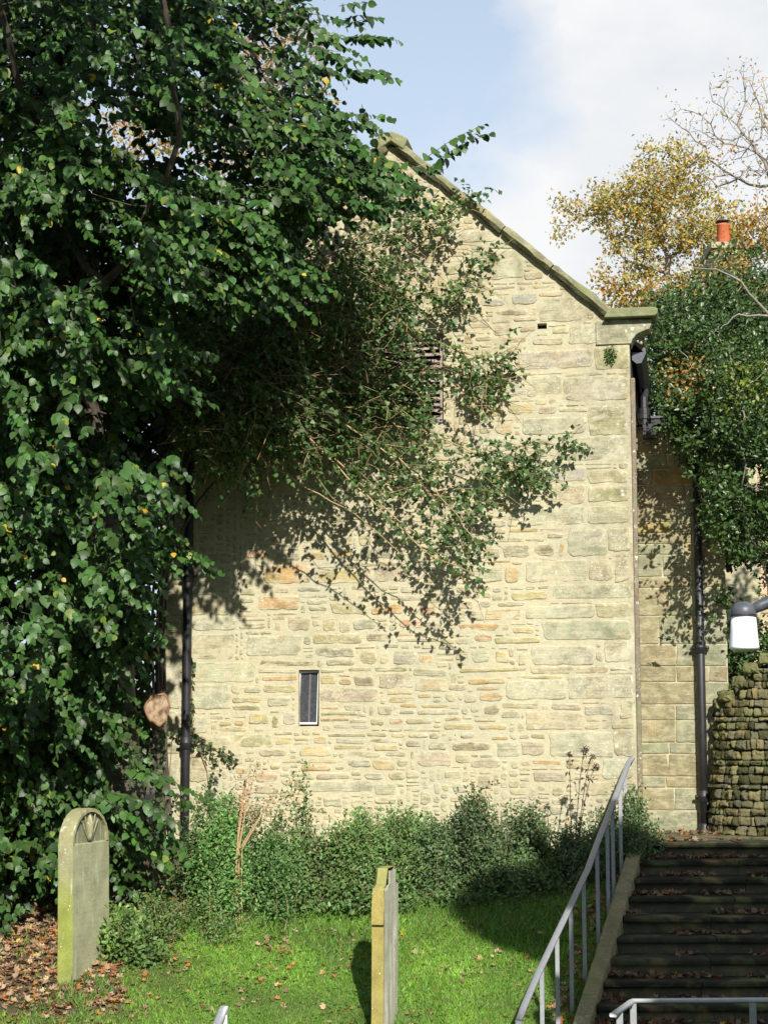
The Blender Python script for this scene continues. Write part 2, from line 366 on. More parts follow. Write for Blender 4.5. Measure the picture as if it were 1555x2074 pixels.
# ------------------------------------------------------------------ stones
PAL = dict(g=(0.365, 0.36, 0.25), t=(0.40, 0.34, 0.215), o=(0.50, 0.31, 0.12), O=(0.46, 0.24, 0.07), y=(0.47, 0.36, 0.14), r=(0.44, 0.19, 0.10),
           R=(0.42, 0.20, 0.07), d=(0.21, 0.165, 0.10), p=(0.36, 0.28, 0.20), b=(0.34, 0.33, 0.27), l=(0.34, 0.31, 0.21), k=(0.20, 0.175, 0.15),
           v=(0.31, 0.28, 0.14), a=(0.49, 0.38, 0.20), c=(0.24, 0.235, 0.15), m=(0.13, 0.13, 0.055), s=(0.09, 0.085, 0.055))
def stone_geo(w, h, dep, rs, rc=0.02, rag=0.006, seg=0.07):
    """irregular split-faced stone in local (u,z,n): a ragged rounded rectangle with a worn arris"""
    ph = rs.uniform(0, 99); m = min(w, h); rc = min(rc*rs.uniform(0.6, 1.5), m*0.42); rag = min(rag, m*0.13)
    sk = rs.normal(0, 0.05, 4); pts = []
    a, b = w/2, h/2; ro = rs.normal(0, 0.022) if w*h < 0.05 else rs.normal(0, 0.004)
    cs = [(a, -b, -math.pi/2), (a, b, 0), (-a, b, math.pi/2), (-a, -b, math.pi)]
    for q, (cx, cz, a0) in enumerate(cs):
        r = rc*rs.uniform(0.5, 1.6); r = min(r, m*0.45)
        for t in (0, 0.5, 1):
            an = a0+t*math.pi/2; pts.append((cx-math.copysign(r, cx)+r*math.cos(an), cz-math.copysign(r, cz)+r*math.sin(an)))
        nx, nz_, _ = cs[(q+1) % 4]; L_ = (h if q in (0, 2) else w)-2*rc; k = min(7, int(L_/seg))
        x0, z0 = pts[-1]; tx, tz = ((x0, nz_-math.copysign(rc, nz_)) if q in (0, 2) else (nx-math.copysign(rc, nx), z0))
        for e in range(1, k+1): f = e/(k+1); pts.append((x0+(tx-x0)*f, z0+(tz-z0)*f))
    out = []
    for x, z in pts:
        d = mnoise.noise(Vector((x*11+ph, z*11, ph)))*rag*1.6 + mnoise.noise(Vector((x*34, z*34+ph, ph)))*rag
        l = math.hypot(x, z)+1e-6; x2, z2 = x*(1+d/l)+sk[0]*z, z*(1+d/l)+sk[1]*x*0.25*min(1, 2*h/w)
        out.append((x2*math.cos(ro)-z2*math.sin(ro), x2*math.sin(ro)+z2*math.cos(ro)))
    k = len(out); V = []
    tilt = rs.normal(0, 0.2, 2)*dep; bev = min(0.011, m*0.14)
    for ins, n in ((0, -0.02), (0, dep*0.35), (bev, dep*0.9), (min(0.03, m*0.28), dep)):
        for x, z in out:
            l = math.hypot(x/a, z/b)+1e-6
            x2 = x - math.copysign(min(ins, abs(x)*0.9), x)*min(1, abs(x)/a*1.2); z2 = z - math.copysign(min(ins, abs(z)*0.9), z)*min(1, abs(z)/b*1.2)
            nn = n
            if n > 0: nn += dep*0.45*mnoise.noise(Vector((x*8, z*16+ph, ph))) + tilt[0]*x/w + tilt[1]*z/h
            V.append((x2, z2, nn))
    V.append((0, 0, dep*(1+0.25*rs.normal()))); F = []
    for r in range(3):
        for i in range(k): F.append((r*k+i, r*k+(i+1) % k, (r+1)*k+(i+1) % k, (r+1)*k+i))
    F += [(3*k+i, 3*k+(i+1) % k, 4*k) for i in range(k)]
    return np.array(V), F
def place_stones(stones, o, parent, mat_small, mat_big, limit=300, name='stone', frame=None, rc=0.02, rag=0.007, seg=0.07, fade=0.0):
    """stones: (u0,u1,z0,z1,colour,depth); the largest become parts, the rest one joined part"""
    A = frame or (lambda u, z, n: o + u*U + z*Z + n*NN)
    rs = np.random.default_rng(3)
    order = sorted(range(len(stones)), key=lambda i: -(stones[i][1]-stones[i][0])*(stones[i][3]-stones[i][2])*stones[i][6])
    rest = MB()
    for rank, i in enumerate(order):
        u0, u1, z0, z1, c, dep, vis = stones[i]
        if isinstance(c, str):
            fd = 0.5 if c.endswith('~') else 1.0; c = c[0]
            base = np.array(PAL[c])*rs.uniform(0.88, 1.12) * (1+rs.normal(0, 0.03, 3))
        else: base = np.array(c); fd = 1.0
        w, h = u1-u0, z1-z0; big = w*h > 0.055
        V, F = stone_geo(w, h, dep, rs, rc, rag, seg)
        fa = fade if fd == 1.0 else min(0.8, fade*1.75)
        base = base*(1-fa)+np.array((0.42, 0.38, 0.245))*fa
        uc, zc = (u0+u1)/2, (z0+z1)/2
        Wd = np.array([A(uc+v[0], zc+v[1], v[2]) for v in V])
        if rank < limit:
            CC = np.tile(np.clip(base, 0.02, 0.8), (len(V), 1))
            if fade > 0:      # flush pointing feathered over the arris
                kk = (len(V)-1)//4; mo = np.array((0.46, 0.415, 0.265)); CC[:2*kk] = mo; wv = rs.uniform(0.1, 1.0, (kk, 1)); CC[2*kk:3*kk] = CC[2*kk:3*kk]*(1-wv)+mo*wv
            ob = mesh_obj(name, Wd, F, mat_big if big else mat_small, parent, CC, True)
        else:
            rest.add(Wd, F, tuple(np.clip(base, 0.02, 0.8)))
            if fade > 0:
                kk = (len(V)-1)//4; mo = (0.46, 0.415, 0.265); b_ = len(rest.c)-len(V)
                for e in range(2*kk): rest.c[b_+e] = mo
                for e in range(2*kk, 3*kk): w_ = rs.uniform(0.1, 1); rest.c[b_+e] = tuple(base*(1-w_)+np.array(mo)*w_)
    if rest.v: rest.build('small_'+name, mat_small, parent, True, 'stuff')
def pack(u0, u1, z0, z1, inside, explicit, rs, wr, hr, gap, pal, cell=0.01, dep=(0.002, 0.009), vis=None):
    nu, nz = int((u1-u0)/cell), int((z1-z0)/cell)
    occ = np.zeros((nz, nu), bool)
    zz, uu = np.mgrid[0:nz, 0:nu]; UU = u0+(uu+0.5)*cell; ZZ = z0+(zz+0.5)*cell
    occ |= ~inside(UU, ZZ)
    res = []
    g = int(round(gap/cell))
    for (a, b, c, d, code) in explicit:
        i0, i1, j0, j1 = int((a-u0)/cell), int((b-u0)/cell), int((c-z0)/cell), int((d-z0)/cell)
        i0, j0 = max(i0, 0), max(j0, 0); i1, j1 = min(i1, nu), min(j1, nz)
        if i1-i0 < 3 or j1-j0 < 2: continue
        sub = occ[j0:j1, i0:i1]
        if sub.mean() > 0.25: continue
        while sub.any() and i1-i0 > 5 and j1-j0 > 3:      # trim the side that collides most
            s = [sub[:, 0].mean(), sub[:, -1].mean(), sub[0].mean(), sub[-1].mean()]; q = int(np.argmax(s))
            if q == 0: i0 += 1
            elif q == 1: i1 -= 1
            elif q == 2: j0 += 1
            else: j1 -= 1
            sub = occ[j0:j1, i0:i1]
        occ[max(j0-g, 0):j1+g, max(i0-g, 0):i1+g] = True
        res.append((u0+i0*cell, u0+i1*cell, z0+j0*cell, z0+j1*cell, code, rs.uniform(*dep)))
    codes, wts = list(pal.keys()), np.array(list(pal.values()), float); wts /= wts.sum()
    for j in range(nz):
        i = 0
        while i < nu:
            if occ[j, i]: i += 1; continue
            run = 0
            W_ = int(rs.uniform(*wr)/cell * rs.choice([0.5, 1, 1, 1.4])); H_ = int(rs.uniform(*hr)/cell * rs.choice([0.55, 1, 1.4]))
            while i+run < nu and run < W_ and not occ[j, i+run]: run += 1
            # avoid leaving slivers
            k2 = run
            while i+k2 < nu and k2 < run+5 and not occ[j, i+k2]: k2 += 1
            if k2 < run+5: run = k2
            hgt = 0
            while j+hgt < nz and hgt < H_ and not occ[j+hgt, i:i+run].any(): hgt += 1
            if run-g < 4 or hgt-g < 2:
                occ[j, i] = True; i += 1; continue
            occ[j:j+hgt, i:i+run] = True
            a, b, c, d = u0+i*cell, u0+(i+run-g)*cell, z0+j*cell, z0+(j+hgt-g)*cell
            res.append((a, b, c, d, rs.choice(codes, p=wts)+'~', rs.uniform(*dep)))
            i += run
    out = []
    for s in res:
        if gap > 0.01 and (s[1]-s[0])*(s[3]-s[2]) < 0.05:
            q = rs.uniform(-0.004, 0.011, 4); hh = s[3]-s[2]
            s = (s[0]+q[0], s[1]-q[1], s[2]+q[2]*min(1, hh*12), s[3]-q[3]*min(1, hh*12), s[4], s[5])
        v = 1.0 if vis is None else vis((s[0]+s[1])/2, (s[2]+s[3])/2)
        out.append((*s, v))
    return out

TR = {'A': (800, 400, 3.11), 'B': (900, 680, 3.8875), 'C': (900, 1050, 3.8875), 'D': (900, 1300, 3.8875), 'E': (500, 1080, 3.8875), 'F': (600, 1330, 3.8875), 'G': (300, 1100, 3.841)}
ST = {'A': "300 640 200 290 g;495 900 320 520 g;320 435 415 490 v;270 330 500 560 y;340 440 340 380 t;440 580 500 600 g;620 760 550 580 p;870 1010 545 575 t;540 690 620 690 b;740 890 600 675 b;910 1220 620 780 l;640 840 700 745 p;745 900 740 780 p;480 600 790 825 t;620 740 800 865 p;785 900 805 850 p;990 1090 815 860 t;1100 1470 790 920 g;510 620 865 905 t;675 830 870 915 p;860 1060 875 930 t;760 1245 950 1085 b;1255 1475 930 1080 v",
'B': "480 640 345 470 b;650 930 310 480 l;945 1440 310 515 g;180 300 535 620 y;305 475 545 640 y;510 700 530 610 y;740 890 550 620 p;900 1120 560 600 t;1130 1440 540 780 v;615 1115 630 780 g;400 535 685 780 o;180 300 660 685 o;310 395 655 685 t;640 840 800 860 p;900 1440 790 980 g;660 1110 1025 1150 b;1130 1440 1050 1160 v;380 570 1010 1080 y;220 560 1100 1150 y;410 560 1190 1235 p;605 770 1180 1225 g;555 700 1240 1315 g;780 1110 1170 1330 t;1130 1440 1180 1310 v;330 525 1275 1340 y;420 600 1350 1380 o;600 1110 1350 1490 g;1130 1450 1330 1480 l;180 310 1290 1360 b",
'C': "510 740 70 110 o;750 940 75 100 p;810 940 110 155 d;410 620 140 180 p;640 790 150 180 t;235 440 210 315 g;460 675 195 300 l;705 865 195 295 d;905 940 190 295 o;975 1270 80 290 g;1280 1455 70 250 l;310 520 325 350 o;640 1115 320 500 g;1145 1330 330 485 p;1340 1460 310 500 t;270 460 380 500 g;475 580 370 510 o;590 680 430 500 y;70 190 390 475 o;530 820 570 640 y;850 1460 505 630 g;105 230 640 705 p;275 370 635 695 b;415 635 655 690 p;645 1180 680 790 g;1190 1460 660 780 v;325 600 705 795 o;195 310 725 800 p;110 440 825 885 O;235 370 900 975 r;400 760 935 985 y;540 700 850 900 y;770 1460 800 955 g;215 360 1030 1130 g;405 500 1040 1130 y;580 650 1050 1150 t;690 1180 1000 1150 g;1190 1250 1030 1125 p;1260 1460 960 1130 l",
'D': "120 650 190 235 y;680 1290 180 245 t;565 930 252 290 y;490 960 300 450 g;980 1480 260 440 g;190 490 280 330 o;35 190 335 385 p;255 445 345 380 o;275 455 395 465 o;0 90 400 470 y;105 140 410 460 y;160 260 410 480 t;305 435 490 575 d;455 750 480 525 t;850 1075 480 535 p;1110 1330 500 580 b;450 600 540 600 b;610 635 545 610 r;640 1090 540 690 t;1380 1485 440 600 l;0 130 590 625 o;150 220 580 610 t;0 230 640 690 y;270 490 645 690 y;130 230 710 755 b;285 345 740 762 o;370 500 735 770 o;65 365 790 850 d;415 590 780 900 g;600 790 770 890 p;830 1320 700 900 g;1320 1485 700 890 l;80 200 880 950 v;210 440 920 990 l;690 920 925 965 o;960 1230 920 1000 t;0 130 1000 1080 l;700 960 1020 1100 p;1240 1485 920 1080 g;1040 1300 1100 1200 t;60 190 1110 1190 b",
'E': "0 185 130 200 r;225 420 150 215 g;440 610 135 215 y;660 830 110 200 o;900 1150 110 200 k;135 515 240 390 O;535 890 285 395 y;905 1260 265 380 p;110 340 420 470 p;395 590 420 460 b;625 710 420 445 g;820 1005 415 445 d;95 415 485 605 R;855 1055 475 530 d;1135 1385 480 530 p;490 625 570 615 v;668 955 535 635 v;990 1240 550 640 O;1268 1325 575 640 r;1365 1495 560 645 r;1200 1405 665 750 r;1420 1555 690 775 p;220 270 690 780 p;330 500 650 770 t;600 710 670 770 v;845 1015 670 760 b;525 905 785 870 v;945 1140 775 850 d;1185 1500 815 855 t;1180 1310 780 810 t;0 430 800 965 g;440 520 810 870 b;550 845 895 970 k;895 1025 915 1035 v;1058 1115 930 1015 o;1155 1340 920 1030 b;1315 1480 950 1030 o;465 525 945 980 d;100 540 990 1045 d;630 855 980 1040 c;800 980 1055 1085 v;1010 1260 1050 1085 v;1075 1200 870 900 g;1310 1370 870 900 d",
'F': "180 310 140 215 y;330 430 165 220 y;458 615 150 225 d;660 915 125 245 p;940 1185 170 275 a;185 700 245 350 p;720 915 260 295 o;735 940 300 355 y;965 1065 285 325 o;1125 1255 285 350 a;1205 1355 220 270 p;180 335 385 415 o;185 490 430 460 v;185 420 478 508 O;375 515 370 420 g;640 750 375 465 p;815 955 370 395 o;820 930 415 450 b;985 1200 370 395 y;960 1180 410 460 t;585 700 470 540 v;730 850 470 540 r;865 1070 480 525 t;1115 1300 465 510 O;300 565 530 570 p;1090 1390 530 570 a;255 550 600 625 d;745 855 600 632 o;885 1035 600 635 a;135 270 630 680 y;310 540 635 680 b;580 765 640 675 p;865 985 640 710 g;300 535 695 730 y;620 800 690 735 y;1050 1180 660 730 v;30 270 700 785 y;410 660 735 790 t;705 865 738 780 b;100 330 800 835 y;400 590 800 865 b;595 780 820 890 y;960 1220 740 855 p;45 285 855 895 O;170 425 905 960 p;540 690 910 965 b;720 860 880 970 v;90 600 980 1055 g",
'G': "340 650 230 400 g;110 260 400 560 t;340 640 420 555 t;340 700 560 680 g;110 260 590 700 t;340 670 700 900 t;110 260 740 900 t;345 830 920 1080 g;80 230 930 1110 g;345 640 1100 1290 g;90 250 1130 1280 g;330 475 1340 1475 g;630 705 1100 1150 O;745 880 1110 1160 g;650 880 1190 1240 y;650 875 1250 1305 d;790 935 1320 1410 y;670 750 1365 1415 o;570 780 1420 1465 y;480 600 1465 1490 o;680 970 1480 1580 v;990 1130 1500 1570 y;860 1090 1590 1660 p;890 1165 1030 1070 o;900 1160 1095 1170 v;1050 1145 1310 1410 b;960 1025 1340 1440 y;930 1110 1190 1270 g;855 1165 975 1010 g;330 650 1500 1600 t;100 240 1300 1480 t;90 240 1500 1640 g;90 240 1680 1900 g;330 460 1680 1850 t"}
explicit = []
for k_, s_ in ST.items():
    ox, oy, q = TR[k_]
    for it in s_.split(';'):
        a, b, c, d, code = it.split(); a, b, c, d = [float(t) for t in (a, b, c, d)]
        ua, za = wall_uz(ox+a/q, oy+d/q); ub, zb = wall_uz(ox+b/q, oy+c/q)
        explicit.append((ua, ub, za, zb, code))

# ------------------------------------------------------------------ the gable building
GW = 5.72
EAVE_Z = wall_uz(1232, 640)[1]; APEX_U, APEX_Z = wall_uz(797, 292)
APEX_U = -GW/2 + 0.02
SL = (APEX_Z-EAVE_Z)/(APEX_U - wall_uz(1232, 640)[0])
UE = wall_uz(1232, 640)[0]
def roofz(u): return APEX_Z + (abs(u-APEX_U))*SL
LW = (wall_uz(722, 855)[0], wall_uz(898, 855)[0], wall_uz(898, 855)[1], wall_uz(898, 675)[1])   # louvre opening
WN = (wall_uz(605, 1468)[0], wall_uz(646, 1468)[0], wall_uz(605, 1470)[1], wall_uz(605, 1357)[1])
HO = (wall_uz(1088, 676)[0], wall_uz(1107, 676)[0], wall_uz(1100, 666)[1], wall_uz(1100, 655)[1])
ZB = -2.3
house = empty('stone_gable_building', tuple(W(-GW/2, -1.5)), 'tall rubble stone gable of an old building with a pale mossy coping', 'building')

def gable_wall():
    def lines(a, b, st, extra):
        L_ = list(np.arange(a, b, st)) + [b]
        L_ = [x for x in L_ if all(abs(x-e) > st*0.45 for e in extra)] + list(extra)
        return sorted(L_)
    us = lines(-GW, 0, 0.06, [LW[0], LW[1], WN[0], WN[1], HO[0], HO[1]])
    zs = lines(ZB, APEX_Z+0.05, 0.06, [LW[2], LW[3], WN[2], WN[3], HO[2], HO[3]])
    idx = {}; V = []; F = []
    def vid(i, j):
        if (i, j) not in idx:
            u, z = us[i], zs[j]; n = 0.006*mnoise.noise(Vector((u*5, z*7, 1))) + 0.004*mnoise.noise(Vector((u*16, z*20, 4)))
            z2 = z; lim = roofz(u)
            if z > lim and z < lim+0.12: z2 = lim
            idx[(i, j)] = len(V); V.append(W(u, z2, n))
        return idx[(i, j)]
    for j in range(len(zs)-1):
        for i in range(len(us)-1):
            uc, zc = (us[i]+us[i+1])/2, (zs[j]+zs[j+1])/2
            if zc > min(roofz(uc), EAVE_Z if uc > UE else 99): continue
            if any(o[0] < uc < o[1] and o[2] < zc < o[3] for o in (LW, WN, HO)): continue
            F.append((vid(i, j), vid(i+1, j), vid(i+1, j+1), vid(i, j+1)))
    return mesh_obj('mortar_face', V, F, M_MORTAR, house, None, True)
gable_wall()
def build_gable_stones():
    rs = np.random.default_rng(21)
    def inside(u, z):
        ok = (u > -GW+0.01) & (u < -0.012) & (z < APEX_Z + np.abs(u-APEX_U)*SL - 0.03)
        for o in (LW, WN, HO):
            ok &= ~((u > o[0]-0.02) & (u < o[1]+0.02) & (z > o[2]-0.02) & (z < o[3]+0.02))
        return ok
    def vis(u, z):
        x, y = px_of(W(u, z))
        if y > 1720 or y < 280: return 0.1
        if x < 330 or (x < 640 and y < 950): return 0.15
        return 1.0
    stn = pack(-GW, 0, -1.9, APEX_Z, inside, explicit, rs, (0.09, 0.36), (0.05, 0.13), 0.02,
               dict(g=5, t=7, o=1.6, y=3, p=2, b=2.5, v=1.5, d=0.5, a=4, r=0.3, l=1), vis=vis)
    stn = [(a, b, c, d, code, (dep if (b-a)*(d-c) < 0.055 else dep*0.6), v) for (a, b, c, d, code, dep, v) in stn]
    place_stones(stn, C0, house, M_STONE, M_QUOIN, 290, rc=0.03, rag=0.013, seg=0.05, fade=0.33)
    return len(stn)
print('stones', build_gable_stones())

def body():
    # thickness of the wall: reveals, side walls, back
    m = MB(); D_ = 9.0
    for o, dp in ((LW, 0.28), (WN, 0.14), (HO, 0.12)):
        for (a, b, c, d, nrm) in ((o[0], o[0], o[2], o[3], 0), (o[1], o[1], o[2], o[3], 1), (o[0], o[1], o[2], o[2], 2), (o[0], o[1], o[3], o[3], 3)):
            if a == b: V = [W(a, c, 0.006), W(a, d, 0.006), W(a, d, -dp), W(a, c, -dp)]
            else: V = [W(a, c, 0.006), W(b, c, 0.006), W(b, c, -dp), W(a, c, -dp)]
            m.add(V, [(0, 1, 2, 3)])
    m.build('window_reveal', M_MORTAR, house)
    k = MB()
    for o, dp in ((LW, 0.28), (HO, 0.12)):
        k = MB(); k.add([W(o[0], o[2], -dp), W(o[1], o[2], -dp), W(o[1], o[3], -dp), W(o[0], o[3], -dp)], [(0, 1, 2, 3)]); k.build('dark_inside', M_DARK, house)  # near-black sheet stands in for the unlit depth of each opening
    pass
    # side and rear walls
    s = MB()
    s.add([W(0, ZB, 0), W(0, ZB, -D_), W(0, EAVE_Z, -D_), W(0, EAVE_Z, 0)], [(0, 1, 2, 3)])
    s.add([W(-GW, ZB, 0), W(-GW, ZB, -D_), W(-GW, EAVE_Z, -D_), W(-GW, EAVE_Z, 0)], [(3, 2, 1, 0)])
    s.add([W(-GW, ZB, -D_), W(0, ZB, -D_), W(0, EAVE_Z, -D_), W(APEX_U, APEX_Z, -D_), W(-GW, EAVE_Z, -D_)], [(0, 1, 2, 3, 4)])
    s.build('side_wall', M_MORTAR, house)
    r = MB()
    for sgn in (-1, 1):
        ue = 0.18 if sgn > 0 else -GW-0.18
        for n0, n1 in ((-0.3, -D_-0.1),):
            a, b = W(APEX_U, APEX_Z+0.02, n0), W(ue, roofz(ue)+0.02, n0); c, d = W(ue, roofz(ue)+0.02, n1), W(APEX_U, APEX_Z+0.02, n1)
            V = [a, b, c, d] + [v-Z*0.06 for v in (a, b, c, d)]
            r.add(V, [(0, 1, 2, 3), (7, 6, 5, 4), (0, 4, 5, 1), (1, 5, 6, 2), (2, 6, 7, 3), (3, 7, 4, 0)])
    r.build('roof', M_SLATE, house)
    # slates of the visible right-hand eave
body()
def copings():
    # sloping coping stones, both sides; joints as in the photo on the right-hand side
    xs_r = [797, 862, 1018, 1114, 1236]
    def seg(u0, u1, name='coping_stone', z_off=0.0):
        V = []; F = []; n = max(3, int(abs(u1-u0)*math.hypot(1, SL)/0.045)); prof = [(-0.30, -0.02), (-0.30, 0.065), (-0.05, 0.088), (0.085, 0.075), (0.112, 0.055), (0.115, 0.005), (0.07, -0.030)]
        up = np.array([-SL if u1 > u0 or u0 >= APEX_U else SL, 1.0]); up = up/np.linalg.norm(up)
        if (u0+u1)/2 < APEX_U: up = np.array([-abs(up[0]), abs(up[1])])
        else: up = np.array([abs(up[0]), abs(up[1])])
        ph = random.uniform(0, 50)
        for i in range(n+1):
            t = i/n; u = u0+(u1-u0)*t; z = roofz(u)
            e = 0.014 if i in (0, n) else 0
            for k, (nn, h) in enumerate(prof):
                h2 = h - (e if h > 0.02 else 0) + 0.022*mnoise.noise(Vector((u*7, nn*8+k, ph))); n2 = nn - (e if nn > 0.05 else 0) + 0.016*mnoise.noise(Vector((u*7+9, nn*8+k, ph)))
                V.append(W(u+up[0]*h2, z+up[1]*h2, n2))
        K = len(prof)
        for i in range(n):
            for k in range(K): F.append((i*K+k, i*K+(k+1) % K, (i+1)*K+(k+1) % K, (i+1)*K+k))
        F.append(tuple(range(K))); F.append(tuple(n*K+k for k in range(K))[::-1])
        c = np.array((0.225, 0.215, 0.13))*random.uniform(0.8, 1.12)
        o = mesh_obj(name, V, F, M_COPE, house, np.tile(c, (len(V), 1)), False); return o
    g = 0.012
    uu = [wall_uz(x, 400)[0] for x in xs_r]; uu = [APEX_U+0.06, wall_uz(926, 400)[0], wall_uz(1018, 480)[0], wall_uz(1116, 555)[0], wall_uz(1236, 640)[0]]
    for a, b in zip(uu[:-1], uu[1:]): seg(a+g/2, b-g/2)
    ul = [APEX_U-0.06, APEX_U-0.8, APEX_U-1.6, APEX_U-2.3, -GW+0.1]
    for a, b in zip(ul[:-1], ul[1:]): seg(b+g/2, a-g/2)
    # saddle stone at the apex
    m = MB(); a = APEX_U; z = APEX_Z
    m.prism([(a-0.16, z-0.12), (a-0.22, z+0.02), (a-0.10, z+0.085), (a-0.03, z+0.12), (a+0.03, z+0.12), (a+0.10, z+0.085), (a+0.22, z+0.02), (a+0.16, z-0.12), (a, z+0.0)], -0.30, 0.135, C0, (0.235, 0.235, 0.12))
    bevel(m.build('saddle_stone', M_COPE, house), 0.02, 3)
    # kneeler slab and moulded kneeler block
    zt = wall_uz(1280, 628)[1]; zb = wall_uz(1280, 646)[1]; u0 = wall_uz(1226, 640)[0]; u1 = wall_uz(1331, 640)[0]
    m = MB(); m.prism([(u0-0.02, zb-0.0), (u1-0.03, zb), (u1, zb+0.03), (u1+0.005, zt-0.02), (u1-0.05, zt), (u0+0.04, zt+0.005)], -0.32, 0.13, C0, (0.225, 0.235, 0.125))
    bevel(m.build('kneeler_slab', M_COPE, house), 0.012, 3)
    pts = [(1206, 652), (1230, 647), (1322, 647), (1322, 655), (1314, 666), (1300, 671), (1288, 677), (1280, 687), (1277, 700), (1278, 735), (1206, 735)]
    # block whose right end sweeps back to the wall in an ogee
    poly = [wall_uz(x, y) for x, y in pts][::-1]
    poly = [(min(u, 0.26), z-0.004) for u, z in poly]
    zlow = wall_uz(1240, 698)[1]
    poly = [(u, max(z, zlow)) for u, z in poly if z > zlow-0.05]
    poly = [(poly[-1][0], zlow)] + poly
    m = MB(); m.prism(poly, -0.32, 0.022, C0, PAL['g'])
    bevel(m.build('kneeler_block', M_QUOIN, house), 0.006, 2)
copings()
def louvre():
    w = MB(); f = 0.05
    for lo, hi in (((LW[0], LW[2]), (LW[0]+f, LW[3])), ((LW[1]-f, LW[2]), (LW[1], LW[3])), ((LW[0]+f, LW[3]-f), (LW[1]-f, LW[3])), ((LW[0]+f, LW[2]), (LW[1]-f, LW[2]+f))):
        w.box((lo[0], lo[1], -0.14), (hi[0], hi[1], -0.05), C0, (U, Z, NN))
    fr = w.build('louvre_frame', M_WOOD, house); bevel(fr, 0.004)
    n = 13
    for i in range(n):
        zc = LW[2]+f + (LW[3]-LW[2]-2*f)*(i+0.5)/n + random.uniform(-0.004, 0.004); tl = random.uniform(-0.01, 0.01)
        m = MB(); u0, u1 = LW[0]+f, LW[1]-f
        V = [W(u0, zc-0.028, -0.05), W(u1, zc-0.028+tl, -0.05), W(u1, zc+0.022+tl, -0.13), W(u0, zc+0.022, -0.13)]
        V += [v+Z*0.014 for v in V]
        m.add(V, [(3, 2, 1, 0), (4, 5, 6, 7), (0, 1, 5, 4), (1, 2, 6, 5), (2, 3, 7, 6), (3, 0, 4, 7)])
        m.build('louvre_slat', M_WOOD, fr)
louvre()
def small_window():
    # quad corners leaning a little, set back in the opening
    q = [wall_uz(604.5, 1467, -0.06), wall_uz(642, 1467, -0.06), wall_uz(645.5, 1358.5, -0.06), wall_uz(608, 1360, -0.06)]
    q = [np.array(v) for v in q]; c = sum(q)/4
    def inset(k): return [v + (c-v)/np.linalg.norm(c-v)*k for v in q]
    i1 = inset(0.022)
    m = MB(); V = []
    for n in (-0.09, -0.055):
        V += [W(v[0], v[1], n) for v in q] + [W(v[0], v[1], n) for v in i1]
    F = []
    for i in range(4):
        j = (i+1) % 4
        F += [(8+i, 8+j, 12+j, 12+i), (i, 4+i, 4+j, j), (i, j, 8+j, 8+i), (4+i, 12+i, 12+j, 4+j)]
    m.add(V, F); fr = m.build('window_frame', M_WHITE, house)
    mm, nt, N, L, B = new_mat('dusty_glass')
    tc = N.new('ShaderNodeTexCoord').outputs['Object']
    d1 = noise_node(N, L, tc, 30, 6, 0.7); d2 = noise_node(N, L, tc, 6, 3)
    c_ = mix(N, L, ramp(N, L, d1, [(0.45, 0.0), (0.75, 0.5)]), (0.035, 0.038, 0.045), (0.13, 0.13, 0.14))
    c_ = mix(N, L, ramp(N, L, d1, [(0.68, 0.0), (0.74, 0.7)]), c_, (0.32, 0.33, 0.34))
    L.new(c_, B.inputs['Base Color']); B.inputs['Roughness'].default_value = 0.3
    g = MB(); g.add([W(v[0], v[1], -0.078) for v in i1], [(0, 1, 2, 3)]); g.build('window_pane', mm, fr)
    b = MB(); a0 = i1[0]*0.5+i1[1]*0.5; a1 = i1[3]*0.5+i1[2]*0.5
    b.prism([(a0[0]+0.0, a0[1]), (a0[0]+0.022, a0[1]), (a1[0]+0.022, a1[1]), (a1[0]+0.0, a1[1])], -0.077, -0.068, C0)
    b.build('glazing_bar', flat_mat('bar_paint', (0.12, 0.10, 0.11), 0.7), fr)
small_window()
def pipe(parent, o, axis_pts, r, collars, foot=None, label=None):
    m = MB(); m.tube(axis_pts, r, 14)
    pp = m.build('drainpipe', M_IRON, parent, True)
    if label: pp['label'] = label
    for cpt in collars:
        c = MB(); p = np.array(cpt)
        c.tube([p-Z*0.07, p-Z*0.062, p+Z*0.0, p+Z*0.012, p+Z*0.02, p+Z*0.075, p+Z*0.08], [r*1.1, r*1.3, r*1.3, r*1.42, r*1.3, r*1.25, r*1.1], 14)
        for s in (-1, 1):
            c.tube([p+U*s*(r*1.1), p+U*s*(r+0.055)], [0.022, 0.020], 8)
            c.tube([p+U*s*(r+0.03)+NN*0.015, p+U*s*(r+0.03)-NN*0.09], 0.009, 6)
        c.build('pipe_collar', M_IRON, pp, True)
    return pp
def left_pipe():
    u = wall_uz(377, 1500, 0.11)[0]
    zj = wall_uz(374, 1506, 0.11)[1]; zt = wall_uz(390, 700)[1]
    pts = [W(u, -1.9, 0.11), W(u, zj, 0.11), W(u, zj+2.0, 0.11), W(u, EAVE_Z-0.6, 0.11)]
    pp = pipe(house, C0, pts, 0.053, [W(u, zj, 0.11), W(u, zj+2.0, 0.11), W(u, zj+4.0, 0.11)], label='black cast iron drainpipe at the left end of the gable')
left_pipe()
